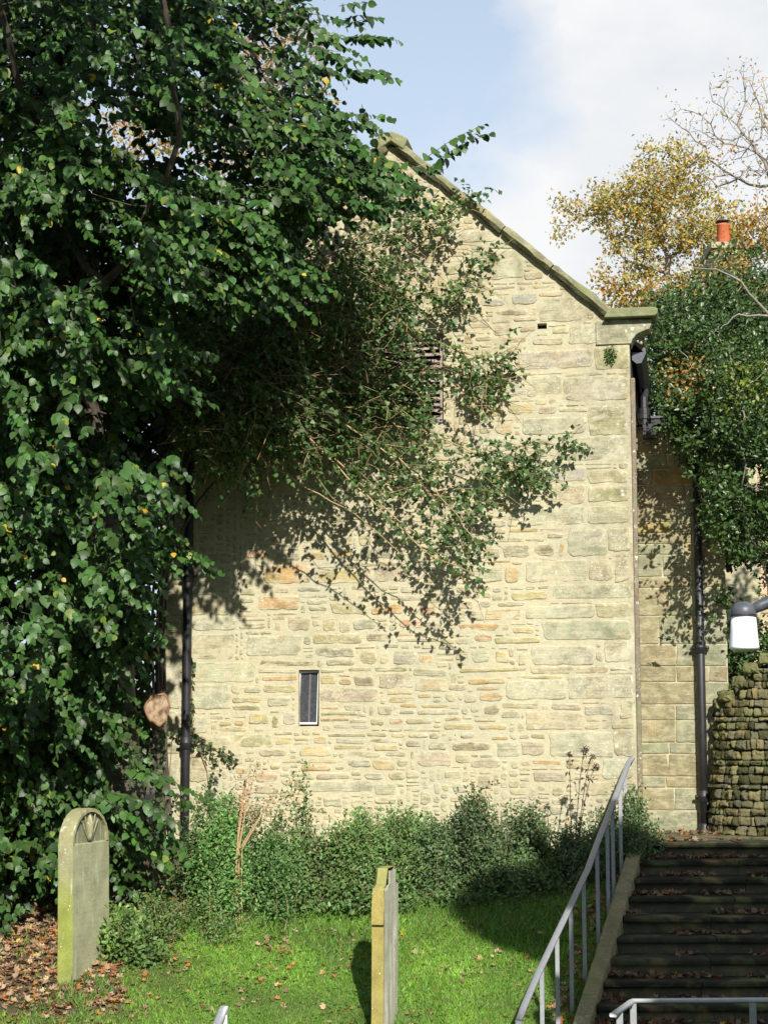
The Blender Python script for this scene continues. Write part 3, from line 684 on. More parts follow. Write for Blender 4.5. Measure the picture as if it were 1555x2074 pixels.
def gutter_right():
    # half-round gutter with moulded stop end running back along the right-hand eave
    e0 = W(0.03, wall_uz(1280, 700)[1]-0.02, -0.28)
    prof = [(0, 0), (0.0, -0.09), (0.05, -0.135), (0.11, -0.13), (0.135, -0.08), (0.17, 0.0), (0.155, 0.0), (0.125, -0.07), (0.10, -0.11), (0.055, -0.115), (0.015, -0.08), (0.015, 0)]
    m = MB(); zt = e0[2]
    m.prism([(a+0.02, b+zt) for a, b in prof], -0.30, -8.5, C0)
    gt = m.build('gutter', M_IRON, house)
    c = MB(); c.prism([(a+0.02, b+zt) for a, b in prof[:6]], -0.292, -0.305, C0); c.build('gutter_end', M_GREYPL, gt)
    b = MB(); b.prism([(0.0, zt+0.02), (0.015, zt+0.02), (0.015, zt-0.42), (0.0, zt-0.42)], -0.33, -8.5, C0); b.build('fascia_board', M_DARK, house)
gutter_right()
def corner_strip():
    # narrow weathered strip on the return of the corner and the angle down to the wing
    m = MB(); m.box((0.002, -2.2, -0.16), (0.055, EAVE_Z-0.75, -0.03), C0, (U, Z, NN), (0.20, 0.165, 0.12))
    bevel(m.build('corner_board', stone_mat('corner_weathered', 0.9, 0.2, 0.3, 0.01), house), 0.01)
corner_strip()

# ------------------------------------------------------------------ lower wing set back on the right
WO = W(0.0, 0, -2.05)
WU0, WU1 = -0.05, wall_uz(1474, 1400, 0, WO)[0]
WZ1 = wall_uz(1400, 862, 0, WO)[1]
wing = empty('stone_wing', tuple(WO + U*WU1/2 - Z*1.3), 'plain low wall of pale blocks set back right of the gable corner', 'building')
def build_wing():
    m = MB(); m.box((WU0, -2.0, -4.0), (WU1, WZ1, -0.004), WO, (U, Z, NN)); m.build('mortar_face', M_MORTAR, wing)
    rs = np.random.default_rng(8); stn = []
    z = -1.35
    while z < WZ1-0.1:
        h = rs.choice([0.2, 0.28, 0.36, 0.14]); h = min(h, WZ1-z-0.01); u = WU0+0.0
        while u < WU1-0.05:
            w = rs.uniform(0.25, 0.75); w = min(w, WU1-u)
            if WU1-(u+w) < 0.15: w = WU1-u
            stn.append((u+0.005, u+w-0.007, z+0.005, z+h-0.007, rs.choice(['g', 't', 'a', 'y', 'v', 'o'], p=[.40, .35, .12, .05, .06, .02]), 0.006, 1.0)); u += w
        z += h
    stn = [(a, b, c, d, tuple(np.array(PAL[k])*(np.array((0.78, 0.79, 0.74))*0.35+0.5*np.array((0.78, 0.79, 0.74)))*rs.uniform(0.95, 1.05)), dp, v) for a, b, c, d, k, dp, v in stn]
    place_stones(stn, WO, wing, M_WING, M_WING, 300, rc=0.008, rag=0.003)
    # lead/slate lean-to edge with dark soffit
    r = MB(); r.box((0.10, WZ1+0.01, -4.1), (WU1+0.1, WZ1+0.10, 0.16), WO, (U, Z, NN)); r.build('roof_edge', M_IRON, wing)
    r = MB()
    a = [W(0.05, WZ1+0.11, 0.18, WO), W(WU1+0.12, WZ1+0.11, 0.18, WO), W(WU1+0.12, WZ1+0.9, -4.2, WO), W(0.05, WZ1+0.9, -4.2, WO)]
    r.add(a+[v-Z*0.03 for v in a], [(0, 1, 2, 3), (7, 6, 5, 4), (0, 4, 5, 1), (1, 5, 6, 2), (2, 6, 7, 3), (3, 7, 4, 0)]); r.build('roof', M_SLATE, wing)
    # hopper and swan neck under the gutter
    h = MB(); hu, hz = wall_uz(1304, 842, 0.15, WO); p = W(hu, hz, 0.16, WO)
    h.tube([p+Z*0.34+U*0.02-NN*0.1, p+Z*0.22, p+Z*0.10], [0.045, 0.05, 0.05], 10)
    h.tube([p+Z*0.10, p+Z*0.09, p+Z*0.02, p+Z*0.01, p-Z*0.05, p-Z*0.06, p-Z*0.12], [0.05, 0.075, 0.075, 0.085, 0.085, 0.07, 0.07], 12)
    h.box((-0.02, -0.30, -0.08), (0.16, -0.12, 0.06), p, (U, Z, NN))
    h.build('rainwater_hopper', M_IRON, wing, False)
    u = wall_uz(1424, 1600, 0.1, WO)[0]
    zc = wall_uz(1427, 1614, 0.1, WO)[1]
    pts = [W(u, -1.24, 0.1, WO), W(u, 0, 0.1, WO), W(u, WZ1+0.02, 0.1, WO)]
    pp = pipe(wing, WO, pts, 0.053, [W(u, zc, 0.1, WO), W(u, zc+1.85, 0.1, WO)], label='black cast iron drainpipe on the set-back wall')
    f = MB(); p = W(u, -1.25, 0.1, WO); f.tube([p, p+Z*0.03, p+Z*0.10, p+Z*0.11], [0.085, 0.078, 0.066, 0.055], 14); f.build('pipe_foot', M_IRON, pp, True)
    w = MB(); w.tube([W(0.04, wall_uz(1290, 903, 0, WO)[1], 0.25, WO), W(0.30, wall_uz(1290, 903, 0, WO)[1]-0.01, 0.1, WO)], 0.008, 6); w.build('wall_bracket', M_IRON, wing)
build_wing()

# ------------------------------------------------------------------ stairs, landing, kerb
def stairs():
    st = empty('stone_stairs', (3.5, 18, -2.0), 'broad dark stone stairs in shade beside the grass bank', 'stairs')
    rs = random.Random(4)
    for i in range(0, 15):
        y = 19.75-0.385*i; z = -1.25-0.163*i; x0 = xl(y)+0.07; x1 = 6.3
        # slabs of a tread, jointed
        xs = [x0]; 
        while xs[-1] < x1-1.6: xs.append(xs[-1]+rs.uniform(0.9, 1.5))
        xs.append(x1)
        for a, b in zip(xs[:-1], xs[1:]):
            m = MB(); dz = rs.uniform(-0.006, 0.006); dy = rs.uniform(-0.008, 0.008)
            yb = y+0.46 if i > 0 else y+0.5
            ns = max(8, int((b-a)/0.045)); V = []; sd = rs.uniform(0, 99)
            for e in range(ns+1):
                x = a+0.004+(b-a-0.008)*e/ns; j1 = 0.010*mnoise.noise(Vector((x*9, sd, 0)))+0.012*max(0, mnoise.noise(Vector((x*3, sd, 5))))*2; j2 = 0.005*mnoise.noise(Vector((x*6, sd, 3)))
                ed = 0.01 if e in (0, ns) else 0
                for (py_, pz_) in ((yb, z-0.06), (y-0.02+j1, z-0.062), (y-0.035+dy+j1+ed, z-0.045), (y-0.035+dy+j1+ed, z-0.018), (y-0.022+dy+j1+ed, z-0.003+j2), (y+0.02, z+dz+j2), (yb, z+dz)): V.append((x, py_, pz_))
            F = [(e*7+q, (e+1)*7+q, (e+1)*7+(q+1) % 7, e*7+(q+1) % 7) for e in range(ns) for q in range(7)] + [tuple(range(7)), tuple(ns*7+q for q in range(7))[::-1]]
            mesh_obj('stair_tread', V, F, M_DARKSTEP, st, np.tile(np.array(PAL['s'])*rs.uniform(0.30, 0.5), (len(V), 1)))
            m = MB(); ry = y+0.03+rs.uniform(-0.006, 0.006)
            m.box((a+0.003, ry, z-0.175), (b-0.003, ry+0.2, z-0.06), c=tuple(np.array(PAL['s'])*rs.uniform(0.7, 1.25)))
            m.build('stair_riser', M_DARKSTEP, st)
    ld = MB(); ld.box((2.75, 20.2, -1.6), (9.0, 24.2, -1.256), c=(0.12, 0.11, 0.06)); o = ld.build('landing', M_WING); tag(o, 'level paved landing at the head of the stairs', kind='structure')
    # sloping kerb beside the stairs
    kb = empty('stair_kerb', (xl(18), 18, gz(xl(18), 18, True)), 'mossy sloping stone kerb between the stairs and the lawn', 'kerb')
    ys = [19.9, 18.85, 17.75, 16.75, 15.6, 14.3, 13.0]
    for a, b in zip(ys[:-1], ys[1:]):
        V = []; n = 6
        for k in range(n+1):
            y = a-0.006 + (b-a+0.012)*k/n; z = -1.25-0.163*(19.75-y)/0.385; x = xl(y)
            j = 0.008*mnoise.noise(Vector((y*6, 0, 7)))
            for (dx, dz) in ((-0.085, -0.5), (-0.085, 0.035), (-0.07, 0.05), (0.055, 0.05), (0.07, 0.035), (0.07, -0.5)):
                V.append((x+dx+j, y, z+dz+0.0+j))
        F = [(i*6+q, i*6+(q+1) % 6, (i+1)*6+(q+1) % 6, (i+1)*6+q) for i in range(n) for q in range(6)] + [tuple(range(6)), tuple(n*6+q for q in range(6))[::-1]]
        mesh_obj('kerb_stone', V, F, M_COPE, kb, np.tile(np.array((0.30, 0.26, 0.14))*random.uniform(0.85, 1.1), (len(V), 1)))
stairs()

# ------------------------------------------------------------------ handrails
def slab_bar(m, pts, w, t, side=None):
    """flat bar along pts: w across (horizontal), t thick"""
    pts = [np.array(p, float) for p in pts]; b = len(m.v); K = 8
    for i, p in enumerate(pts):
        d = pts[min(i+1, len(pts)-1)]-pts[max(i-1, 0)]; d /= np.linalg.norm(d)
        a = np.cross(d, Z) if side is None else np.array(side, float); a /= np.linalg.norm(a); nn = np.cross(a, d); nn /= np.linalg.norm(nn)
        for (x, y) in ((-.5, -.3), (-.5, .3), (-.35, .5), (.35, .5), (.5, .3), (.5, -.3), (.35, -.5), (-.35, -.5)):
            m.v.append(tuple(p+a*x*w+nn*y*t)); m.c.append((.4, .4, .4))
    for i in range(len(pts)-1):
        for k in range(K): m.f.append((b+i*K+k, b+i*K+(k+1) % K, b+(i+1)*K+(k+1) % K, b+(i+1)*K+k))
    m.f.append(tuple(b+k for k in range(K))); m.f.append(tuple(b+(len(pts)-1)*K+k for k in range(K))[::-1])
def rails():
    def onplane(px, py):   # handrail height above the kerb line
        d = ray(px, py); lo, hi = 10., 21.
        f = lambda D: (d*(D/d[1]))[2] - (-0.31-0.4234*(20-D))
        for _ in range(40):
            mid = (lo+hi)/2
            if f(mid) > 0: lo = mid
            else: hi = mid
        return d*(lo/d[1])
    px = [(1284, 1529), (1272, 1545), (1240, 1628), (1209, 1707), (1189, 1762), (1181, 1778), (1156, 1832), (1121, 1905), (1088, 1975), (1060, 2040), (1050, 2068)]
    pts = [onplane(*p) for p in px]
    e = pts[-1]; pts += [e+np.array((-0.01, -0.05, -0.12)), e+np.array((-0.015, -0.06, -0.35)), e+np.array((-0.02, -0.06, -0.8)), np.array((e[0]-0.02, e[1]-0.06, gz(e[0], e[1]-0.06, True)-0.2))]
    hr = empty('stair_handrail', tuple(np.array((pts[5][0], pts[5][1], -3.0))), 'long grey metal handrail with square posts climbing beside the stairs', 'handrail')
    m = MB(); slab_bar(m, pts[:-4], 0.060, 0.028); slab_bar(m, pts[-5:], 0.060, 0.03, side=(1, 0, 0)); m.build('rail_bar', M_RAIL, hr, True)
    posts = [(1283, 0), (1264, 0), (1254, 0), (1239, 0), (1228, 0), (1208, 1), (1181, 1), (1155, 1), (1127, 1), (1096, 1)]
    segs = pts[:-4]
    for x, w in posts:
        for a, b in zip(segs[:-1], segs[1:]):
            xa, xb = px_of(a)[0], px_of(b)[0]
            if min(xa, xb) <= x <= max(xa, xb):
                t = (x-xa)/(xb-xa+1e-9); p = a+(b-a)*t; break
        else: continue
        zg = gz(p[0], p[1], True)-0.15
        q = MB(); s = 0.019; q.box((p[0]-s, p[1]-s*0.6, zg), (p[0]+s, p[1]+s*0.6, p[2]-0.008)); q.build('rail_post', M_RAIL, hr)
    # level guard rail across the foot of the stairs
    D0 = 13.6
    a0 = P(1241, 2056, 12.9); a1 = P(1281, 2027, D0); a2 = P(1556, 2025, D0); a3 = P(1700, 2024, D0)
    g = empty('guard_rail', tuple(a1-Z*1.05), 'short metal guard rail across the foot of the stairs, bar coloured as sunlit', 'handrail')
    m = MB(); slab_bar(m, [a0, a0+(a1-a0)*0.9, a1, a2, a3], 0.055, 0.03); m.build('rail_bar', flat_mat('sunlit_rail', (0.46, 0.48, 0.50), 0.45, 0.2, 0.1, 30), g, True)  # bar coloured paler than its posts to stand in for sunlight
    for x in (1250, 1278, 1523):
        p = a0+(a1-a0)*0.3 if x == 1250 else (a1 if x == 1278 else P(1523, 2026, D0))
        q = MB(); s = 0.024; q.box((p[0]-s, p[1]-s*0.6, -3.7), (p[0]+s, p[1]+s*0.6, p[2]-0.012)); q.build('rail_post', M_RAIL, g)
    # end of another rail low on the left
    b0 = P(455, 2042, 14.0); b1 = b0 + np.array((-0.25, -1.1, -0.62)); b2 = b0+np.array((-0.6, -3.2, -1.15))
    h = empty('lower_handrail', tuple(b0-Z*1.0), 'grey handrail end rising into view at the bottom of the lawn', 'handrail')
    m = MB(); slab_bar(m, [b0, b0+(b1-b0)*0.2, b1, b2], 0.07, 0.045); m.build('rail_bar', M_RAIL, h, True)
    for p in (b0+np.array((0.004, -0.06, -0.03)), b1, b2):
        q = MB(); s = 0.024; q.box((p[0]-s, p[1]-s, gz(p[0], p[1])-0.2), (p[0]+s, p[1]+s, p[2]-0.015)); q.build('rail_post', M_WHITE if p[1] > 13.9 else M_RAIL, h)  # end post coloured white to stand in for its sunlit side
rails()

# ------------------------------------------------------------------ gravestones
def gravestone_mat(name, side, face, streak):
    m, nt, N, L, B = new_mat(name)
    tc = N.new('ShaderNodeTexCoord').outputs['Object']
    at = N.new('ShaderNodeAttribute'); at.attribute_name = 'Col'
    n1 = noise_node(N, L, tc, 5, 5); n2 = noise_node(N, L, tc, 60, 5, 0.7); n3 = noise_node(N, L, mapping(N, L, tc, (9, 9, 0.9)), 2.2, 4, 0.6)
    c = mix(N, L, 1.0, at.outputs['Color'], ramp(N, L, n1, [(0.3, 0.78), (0.7, 1.2)]), 'MULTIPLY')
    c = mix(N, L, 0.7, c, ramp(N, L, n2, [(0.3, 0.7), (0.7, 1.25)]), 'MULTIPLY')
    c = mix(N, L, ramp(N, L, n3, [(0.57, 0.0), (0.66, streak)]), c, (0.50, 0.52, 0.42))
    vo = N.new('ShaderNodeTexVoronoi'); vo.inputs['Scale'].default_value = 26; L.new(tc, vo.inputs[0])
    sp_ = mix(N, L, 1.0, ramp(N, L, vo.outputs['Distance'], [(0.12, 1.0), (0.2, 0.0)]), ramp(N, L, noise_node(N, L, tc, 4, 2), [(0.5, 0.0), (0.6, 1.0)]), 'MULTIPLY')
    c = mix(N, L, sp_, c, (0.62, 0.6, 0.48))
    L.new(c, B.inputs['Base Color']); B.inputs['Roughness'].default_value = 0.92; B.inputs['Specular IOR Level'].default_value = 0.2
    bump(N, L, n2, 0.5, 0.006, B); return m
def left_grave():
    base = RG(160, 1990); bz = base[2]
    # axes: face direction F (normal of inscribed face), S along the width going away from camera
    a = R(26)
    view = np.array([base[0], base[1], 0]); view /= np.linalg.norm(view); right = np.array([view[1], -view[0], 0])
    S = view*math.cos(a) + right*math.sin(a)           # width direction, receding
    Fn = right*math.cos(a) - view*math.sin(a)          # face normal (to the right, slightly to camera)
    lean = 0.02
    Zt = np.array([-0.018, 0.0, 1.0])
    o = P(148, 1985, base[1]-0.1); o = np.array([o[0], o[1], gz(o[0], o[1])-0.15])
    g = empty('arched_gravestone', tuple(o), 'tall round-topped gravestone with green edge standing on leaf litter at left', 'gravestone')
    w, T = 0.80, 0.155
    top = P(180, 1637, o[1]+0.35)[2]-o[2]; H = top; sh = H-0.34
    prof = [(0, 0), (w, 0), (w, sh)]
    for k in range(1, 12):
        t = math.pi*k/12; prof.append((w/2+w/2*math.cos(t), sh+(H-sh)*math.sin(t)))
    prof += [(0, sh)]
    m = MB(); m.prism(prof, -T, 0, o, (0.30, 0.27, 0.17), ax=(S, Zt, Fn))
    mt = gravestone_mat('headstone_left', 0, 0, 0.6)
    # colour: green on the narrow near edge, mossy top, grey-buff on the face
    m.c = []
    K = len(prof)
    V = m.v; m2 = MB()
    edge = (0.24, 0.27, 0.045)
    # slab as separately coloured sides (vertices not shared)
    P3 = lambda u, z, n: o + S*u + Zt*z + Fn*n
    for i in range(K):
        j = (i+1) % K; (u0, z0), (u1, z1) = prof[i], prof[j]
        c = (0.26, 0.25, 0.13)
        if i == K-1: # near edge: split in height
            A_, B_ = np.array((0.26, 0.25, 0.14)), np.array((0.23, 0.255, 0.06))
            for q in range(20):
                za, zb_ = z0*(1-q/20), z0*(1-(q+1)/20)
                m2.add([P3(0, za, -T), P3(0, zb_, -T), P3(0, zb_, 0), P3(0, za, 0)], [(0, 1, 2, 3)], (0, 0, 0))
                for e, f in ((-4, q), (-3, q+1), (-2, q+1), (-1, q)):
                    k_ = sstep(2, 8, f)*(1-0.6*sstep(15, 20, f)); m2.c[e] = tuple(A_+(B_-A_)*k_)
        else: m2.add([P3(u0, z0, -T), P3(u1, z1, -T), P3(u1, z1, 0), P3(u0, z0, 0)], [(0, 3, 2, 1)][:1], c)
    m2.add([P3(u, z, -T) for u, z in prof], [tuple(range(K))[::-1]], (0.25, 0.24, 0.14))
    # face below the tympanum
    r = 0.035
    fl = [(0, 0), (w, 0), (w, sh), (0, sh)]
    m2.add([P3(u, z, 0) for u, z in fl], [(0, 1, 2, 3)], (0.34, 0.345, 0.205))
    # arch rim and recessed tympanum
    outer = [(w/2+w/2*math.cos(math.pi*k/12), sh+(H-sh)*math.sin(math.pi*k/12)) for k in range(13)]
    inner = [(w/2+(w/2-r)*math.cos(math.pi*k/12), sh+0.012+(H-sh-r-0.012)*math.sin(math.pi*k/12)) for k in range(13)]
    for i in range(12):
        m2.add([P3(*outer[i], 0), P3(*outer[i+1], 0), P3(*inner[i+1], 0), P3(*inner[i], 0)], [(0, 1, 2, 3)], (0.30, 0.28, 0.15))
        m2.add([P3(*inner[i], 0), P3(*inner[i+1], 0), P3(*inner[i+1], -0.03), P3(*inner[i], -0.03)], [(0, 1, 2, 3)], (0.25, 0.24, 0.13))
    m2.add([P3(u, z, -0.03) for u, z in inner], [tuple(range(13))], (0.20, 0.20, 0.12))
    m2.add([P3(r, sh, 0), P3(w-r, sh, 0), P3(w-r, sh+0.012, -0.03), P3(r, sh+0.012, -0.03)], [(0, 1, 2, 3)], (0.30, 0.28, 0.15))
    m2.build('slab', mt, g)
    cv = MB()
    for q in (-1, -0.55, 0.55, 1):                 # leaf-shaped ribs of the carving
        pts = []
        for t in np.linspace(0, 1, 9):
            pts.append(P3(w/2 + q*(0.02+0.26*t - 0.10*t*t*abs(q)), sh+0.02+(0.29*t if abs(q) < 1 else 0.2*math.sin(t*1.5)), -0.016))
        cv.tube(pts, [0.008]*9, 6, c=(0.25, 0.24, 0.135))
    pts = [P3(w/2, sh+0.03+0.25*t, -0.018) for t in np.linspace(0, 1, 6)]
    cv.tube(pts, [0.015, 0.03, 0.04, 0.042, 0.03, 0.012], 8, c=(0.23, 0.22, 0.12))
    cv.build('carved_tympanum', mt, g, True)
    # worn, illegible inscription: rows of shallow strokes
    ins = MB(); rs = random.Random(2)
    for row in range(22):
        z = sh-0.08-row*0.052; u = 0.07+rs.uniform(0, 0.05)
        while u < w-0.09:
            l = rs.uniform(0.008, 0.022); hgt = rs.uniform(0.016, 0.026)
            ins.prism([(u, z), (u+0.006, z), (u+l*0.5+0.006, z+hgt), (u+l*0.5, z+hgt)], 0.0, 0.0018, o, (0.25, 0.22, 0.155), ax=(S, Zt, Fn)); u += l+rs.uniform(0.004, 0.014)
    ins.build('worn_inscription', mt, g, kind='stuff')
def mid_grave():
    D = 16.3; o = P(777, 2074, D); zg = gz(o[0], o[1]); 
    view = np.array([o[0], o[1], 0]); view /= np.linalg.norm(view); right = np.array([view[1], -view[0], 0])
    a = R(12.5); S = view*math.cos(a)+right*math.sin(a); Fn = right*math.cos(a)-view*math.sin(a)
    tz = P(780, 1757, D+0.3)[2]
    nr = P(776, 2000, D); o = np.array([nr[0], nr[1], zg-0.2]); Zt = np.array([0.006, 0.0, 1.0])
    H = tz-o[2]; w, T = 0.62, 0.118
    g = empty('edge_on_gravestone', tuple(o), 'narrow weathered gravestone seen edge-on in the middle of the lawn', 'gravestone')
    zz = lambda py: P(776, py, D)[2]-o[2]
    prof = [(0.0, 0.0), (w, 0.0), (w, zz(1872)), (w-0.0, zz(1800)), (w-0.10, zz(1790)), (w-0.14, H), (0.20, H), (0.13, zz(1793)), (0.03, zz(1800)), (0.0, zz(1830)), (-0.022, zz(1868)), (-0.022, zz(1873)), (0.014, zz(1875)), (0.014, 0.3)]
    P3 = lambda u, z, n: o + S*u + Zt*z + Fn*n
    m = MB(); K = len(prof)
    for i in range(K):
        j = (i+1) % K; (u0, z0), (u1, z1) = prof[i], prof[j]
        c = (0.29, 0.24, 0.075) if (i >= 8 and i != 11) else (0.27, 0.26, 0.085)
        tp = 0.012 if 4 <= i <= 7 else 0
        m.add([P3(u0, z0, -T+tp), P3(u1, z1, -T+tp), P3(u1, z1, -tp), P3(u0, z0, -tp)], [(0, 3, 2, 1)], c)
    m.add([P3(u, z, -T) for u, z in prof], [tuple(range(K))[::-1]], (0.25, 0.24, 0.10))
    # weathered face with a raised uneven surface
    nu, nzz = 14, 60; V = []
    zs = np.linspace(0, H-0.02, nzz)
    for z in zs:
        top = 0.20 if z > zz(1793) else 0.0
        lo_, hi_ = (0.17, w-0.13) if z > zz(1795) else (0.0, w)
        for i in range(nu):
            u = lo_+(hi_-lo_)*i/(nu-1); e = 0 if i in (0, nu-1) else 1
            V.append(P3(u, z, e*(0.006+0.022*mnoise.noise(Vector((u*14, z*1.3, 2))) + 0.008*mnoise.noise(Vector((u*30, z*4, 5))))))
    F = [(j*nu+i, j*nu+i+1, (j+1)*nu+i+1, (j+1)*nu+i) for j in range(nzz-1) for i in range(nu-1)]
    m.build('slab', gravestone_mat('headstone_middle', 0, 0, 0.12), g)
    f = MB(); f.add(V, F, (0.40, 0.39, 0.30)); f.build('weathered_face', gravestone_mat('headstone_face', 0, 0, 0.85), g, True)
left_grave(); mid_grave()

# ------------------------------------------------------------------ street lamp on the right
def lamp():
    D = 11.6; c = P(1505, 1262, D); k = D/FPX*1.0
    pole = np.array([P(1505, 1262, D)[0]+1.05, D, 0])
    zb = -3.6
    g = empty('street_lamp', (pole[0], pole[1], zb), 'white glass lamp on a dark curved arm reaching in from the right', 'street lamp')
    r = 29*k
    m = MB(); ct = c
    z0, z1 = P(1505, 1313, D)[2], P(1505, 1246, D)[2]
    pr = [(z0-0.022, 0.005), (z0-0.02, r*0.5), (z0-0.010, r*0.88), (z0, r*1.02), (z0+0.01, r*1.03), ((z0+z1)/2, r*0.94), (z1, r*0.84)]
    m.tube([np.array([c[0], D, z]) for z, _ in pr], [q for _, q in pr], 28, True)
    rm = MB(); rm.tube([np.array([c[0], D, z1-0.012]), np.array([c[0], D, z1-0.010]), np.array([c[0], D, z1+0.004])], [r*0.86, r*0.93, r*0.93], 28); rm.build('lamp_collar', M_IRON, g)
    opal, nt, N, L, B = new_mat('opal_glass'); B.inputs['Base Color'].default_value = (0.86, 0.87, 0.88, 1); B.inputs['Roughness'].default_value = 0.35
    B.inputs['Subsurface Weight'].default_value = 0.15; B.inputs['Subsurface Radius'].default_value = (0.02, 0.02, 0.02)
    m.build('lamp_globe', opal, g, True)
    m = MB(); z2 = P(1505, 1219, D)[2]
    pr = [(z1-0.004, r*0.86), (z1+0.004, r*0.90), (z1+0.035, r*0.88), (z1+0.06, r*0.78), (z2-0.01, r*0.55), (z2, r*0.3), (z2+0.001, 0.004)]
    m.tube([np.array([c[0], D, z]) for z, _ in pr], [q for _, q in pr], 24, True); m.build('lamp_cap', M_GREYPL, g, True)
    a = P(1517, 1237, D); b = P(1540, 1226, D); e = P(1570, 1214, D)
    m = MB(); m.tube([a, b, e, e+np.array((0.25, 0, 0.06)), e+np.array((0.5, 0, 0.07)), (pole[0]-0.1, D, e[2]-0.02), (pole[0], D, e[2]-0.15)], [0.030, 0.040, 0.043, 0.043, 0.043, 0.043, 0.045], 14)
    m.build('lamp_arm', M_GREYPL, g, True)
    m = MB(); m.tube([(pole[0], D, zb), (pole[0], D, zb+1.0), (pole[0], D, zb+1.02), (pole[0], D, e[2]+0.03)], [0.08, 0.08, 0.05, 0.045], 14); m.build('lamp_post', M_GREYPL, g, True)
lamp()

# ------------------------------------------------------------------ curved dry-stone wall at the right of the landing
def rubble_wall():
    c = P(1448, 1600, 21.3)
    g = empty('curved_rubble_wall', (c[0]+0.5, 21, -1.25), 'mossy curved dry-stone wall at the right side of the landing', 'wall')
    # plan path: starts by the wing pipe, bulges toward the camera and runs right
    path = []
    x0 = c[0]
    for t in np.linspace(0, 1, 40):
        if t < 0.45:
            a = t/0.45*R(75); path.append((x0+0.75*(1-math.cos(a)), 21.75-0.75*math.sin(a)))
        else:
            s = (t-0.45)/0.55; path.append((x0+0.75*(1-math.cos(R(75)))+s*2.2, 21.75-0.75*math.sin(R(75))-s*0.55))
    path = np.array(path); seg = np.r_[0, np.cumsum(np.hypot(*np.diff(path, axis=0).T))]; L_ = seg[-1]
    def at(s, z, n):
        s = min(max(s, 0), L_); x = np.interp(s, seg, path[:, 0]); y = np.interp(s, seg, path[:, 1])
        x2 = np.interp(min(s+0.05, L_), seg, path[:, 0]); y2 = np.interp(min(s+0.05, L_), seg, path[:, 1]); x1 = np.interp(max(s-0.05, 0), seg, path[:, 0]); y1 = np.interp(max(s-0.05, 0), seg, path[:, 1])
        t = np.array([x2-x1, y2-y1]); t /= np.linalg.norm(t)+1e-9; nr = np.array([t[1], -t[0]])
        bat = -0.10*(z+1.25)
        return np.array([x+nr[0]*(n+bat), y+nr[1]*(n+bat), z])
    def top(s): return P(1448, 1430, 21.3)[2] + 0.55*sstep(0.05, 1.1, s) + 0.15*sstep(1, 2.4, s)
    V = []; F = []; ns, nz = 46, 20
    for i in range(ns+1):
        s = L_*i/ns
        for j in range(nz+1):
            z = -1.4+(top(s)-0.03+1.4)*j/nz; V.append(at(s, z, -0.03+0.02*mnoise.noise(Vector((s*5, z*5, 0)))))
        V.append(at(s, top(s)-0.03, -0.6)); V.append(at(s, -1.4, -0.6))
    K = nz+3
    F = [(i*K+j, (i+1)*K+j, (i+1)*K+(j+1) % K, i*K+(j+1) % K) for i in range(ns) for j in range(K)]
    F.append(tuple(range(K))); F.append(tuple(ns*K+j for j in range(K))[::-1])
    mesh_obj('earth_core', V, F, flat_mat('core_earth', (0.045, 0.042, 0.025), 1.0, 0, 0.5, 12, 0.03), g, None, True)
    rs = np.random.default_rng(5); stn = []
    z = -1.26
    while z < 1.2:
        h = rs.uniform(0.06, 0.13); s = rs.uniform(-0.08, 0)
        while s < L_-0.03:
            w = rs.uniform(0.05, 0.19)
            if z+h*0.8 < top(s): stn.append((s+0.004, min(s+w, L_)-0.004, z+0.004+rs.uniform(-.008, .008), z+h-0.004, tuple(np.array(PAL[rs.choice(['c', 'v', 'm', 'd'], p=[.2, .45, .35, .0])])*rs.uniform(0.4, 0.68)), rs.uniform(0.02, 0.075), 1.0))
            s += w
        z += h
    # rough tilted cope stones on top
    s = 0.0
    while s < L_-0.1:
        w = rs.uniform(0.12, 0.3); zt = top(s+w/2); stn.append((s, s+w-0.006, zt-0.05, zt+0.09, tuple(np.array(PAL['m'])*rs.uniform(0.9, 1.4)), 0.09, 1.0)); s += w
    place_stones(stn, None, g, M_RUBBLE, M_RUBBLE, 300, frame=at, rc=0.012, rag=0.022, seg=0.025)
rubble_wall()
# a heap of cope depth behind is covered by the evergreen growing on it

# ------------------------------------------------------------------ vegetation toolkit
def unit(v, ax=-1): return v/(np.linalg.norm(v, axis=ax, keepdims=True)+1e-9)
T_LIME = (np.array([(0, 0, 0), (-.28, .05, .03), (-.47, .34, .07), (-.38, .70, .03), (0, 1.10, -.14), (.38, .70, .03), (.47, .34, .07), (.28, .05, .03), (0, .36, 0), (0, .74, -.04)]),
          [(0, 8, 1), (1, 8, 2), (2, 8, 9, 3), (3, 9, 4), (0, 7, 8), (7, 6, 8), (8, 6, 5, 9), (9, 5, 4)])
T_IVY = (np.array([(0, 0, 0), (-.45, .10, .03), (-.30, .48, .05), (0, 1, -.06), (.30, .48, .05), (.45, .10, .03), (0, .4, 0)]),
         [(0, 6, 1), (1, 6, 2), (2, 6, 3), (3, 6, 4), (4, 6, 5), (5, 6, 0)])
T_SMALL = (np.array([(0, 0, 0), (-.27, .45, .09), (0, 1, -.05), (.27, .45, .09)]), [(0, 3, 2), (0, 2, 1)])
T_OVAL = (np.array([(0, 0, 0), (-.26, .28, .06), (-.24, .68, .05), (0, 1, -.06), (.24, .68, .05), (.26, .28, .06)]), [(0, 5, 4, 3), (0, 3, 2, 1)])
T_BLADE = (np.array([(-.5, 0, 0), (.5, 0, 0), (.38, .55, .06), (-.38, .55, .06), (0, 1, .25)]), [(0, 1, 2, 3), (3, 2, 4)])
def frames(nrm, tip):
    tip = unit(tip); b = unit(np.cross(tip, nrm)); n = np.cross(b, tip); return b, tip, n
